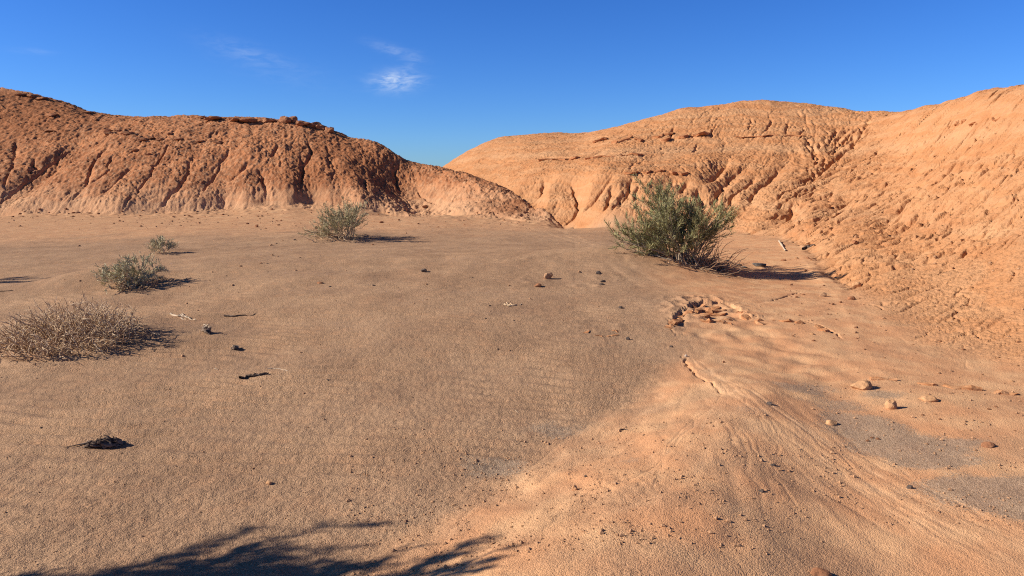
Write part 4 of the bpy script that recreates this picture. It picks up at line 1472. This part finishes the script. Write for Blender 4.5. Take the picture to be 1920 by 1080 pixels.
stick('stick', 'thin dark curved stick right of the dry brown bush', [(420, 594), (440, 594), (460, 592), (479, 589)], 1.6, 'dark_wood', 0.9)
stick('stick', 'pale bleached root lying just above the knobbly dark stump', [(320, 590), (335, 593), (347, 596), (358, 598), (367, 601)], 2.2, 'pale_wood', 0.7, 0.006, forks=(([(335, 592), (345, 590), (352, 594)], 1.5), ([(340, 597), (350, 600)], 1.3)))
stick('stick', 'dark forked twig with a straight shadow on the left sand', [(450, 711), (463, 708), (478, 707), (490, 704), (503, 702)], 2.6, 'dark_wood', 1.2, 0.002, forks=(([(476, 706), (488, 702), (500, 700)], 2.0),))
stick('stick', 'slim pale straw just above the dark forked twig', [(502, 692), (515, 692), (528, 693), (540, 696)], 1.1, 'pale_wood', 0.9, 0.002)
stick('stick', 'short pale bleached stick standing out on the slope foot behind the bush', [(1461, 454), (1466, 462), (1473, 471)], 2.0, 'pale_wood', 0.9)
stick('stick', 'dark curled stick beside the pale bleached stick', [(1505, 469), (1512, 465), (1520, 463), (1527, 461)], 2.6, 'dark_wood', 1.0)
stick('stick', 'small branched pale twig on the middle sand', [(945, 572), (955, 575), (965, 573), (978, 570)], 1.3, 'twig_tan', 0.9, 0.003, forks=(([(950, 568), (956, 573)], 0.9), ([(958, 570), (966, 573)], 0.9)))
stick('stick', 'tiny bleached straw below the knobbly dark stump', [(403, 692), (409, 694)], 1.2, 'pale_wood', 0.9)
stick('stick', 'tiny dark twig on the fan flank below the sand ripples', [(1163, 807), (1170, 806), (1177, 807)], 1.6, 'dark_wood', 0.9)
stick('stick', 'fine pale straw on the sand left of the fan', [(966, 772), (972, 775)], 0.9, 'pale_wood', 0.9)
stick('stick', 'thin dark stick end at the left edge above the dry bush', [(-15, 548), (5, 547), (25, 545)], 1.0, 'dark_wood', 0.9)


def wood_chunk(name, label, u, v, wpx, hpx, dpx, rz, seed, mats, bits=5, twig=None):
    """a gnarled lump of dead wood: ropy strands twisted together, with splinters"""
    b = at(u, v)
    k = mpp(b)
    root = empty(name, b, 0)
    tag(root, label, 'wood')
    r = np.random.default_rng(seed)
    L, Hh, D = wpx * k, hpx * k, dpx * k
    st = []
    ax = np.array((math.cos(rz), math.sin(rz), 0))
    nx = np.array((-math.sin(rz), math.cos(rz), 0))
    for i in range(15):
        ph = r.uniform(0, 6.28)
        t = np.linspace(-0.5, 0.5, 14)
        c = ax[None] * (t * L * r.uniform(0.7, 1.0) + r.normal(0, 0.05) * L)[:, None]
        o = nx[None] * (D * 0.28 * np.cos(ph + t * 2))[:, None] + np.array((0, 0, 1))[None] * (Hh * 0.38 + Hh * 0.24 * np.sin(ph + t * 2.4))[:, None]
        prof = np.clip(1 - (2 * np.abs(t)) ** 3, 0.15, 1)
        P = c + 1.15 * o * prof[:, None] + r.normal(0, 0.006, (14, 3))
        P[:, 2] = np.maximum(P[:, 2], 0.0)
        st.append((P, Hh * 0.15 * prof * (1 + 0.25 * r.normal(size=14)).clip(0.5, 1.5)))
    V, Fc = tubes(st, 7)
    link_mesh('trunk', V, Fc, M[mats[0]], root)
    sp = []
    for i in range(bits):
        p = ax * r.uniform(-0.5, 0.5) * L + np.array((0, 0, Hh * r.uniform(0.2, 0.8)))
        P = walk(p, ax * r.choice((-1, 1)) + np.array((0, 0, r.uniform(0, 0.7))) + nx * r.normal(0, 0.4), L * r.uniform(0.12, 0.3), 4, 0.3)
        sp.append((P, np.linspace(Hh * 0.11, Hh * 0.04, 5)))
    if twig:
        P = np.array([at(*q) - b for q in twig])
        P[:, 2] += 0.006
        sp.append((P, np.linspace(0.006, 0.0015, len(P))))
    V, Fc = tubes(sp, 5)
    link_mesh('splinter', V, Fc, M[mats[1]], root)


wood_chunk('driftwood', 'gnarled black chunk of dead wood on the left foreground sand', 196, 838, 72, 20, 24, 0.18, 3, ('dark_wood', 'dark_wood'), 7, [(165, 833), (150, 835), (136, 838), (122, 841)])
wood_chunk('stump', 'knobbly dark stump with pale bark at the end of the bleached root', 388, 624, 30, 16, 12, -0.9, 5, ('old_wood', 'pale_wood'), 11)
wood_chunk('stump', 'small pale and dark wood lump alone on the sand', 441, 656, 17, 10, 8, -0.4, 8, ('old_wood', 'pale_wood'), 8)
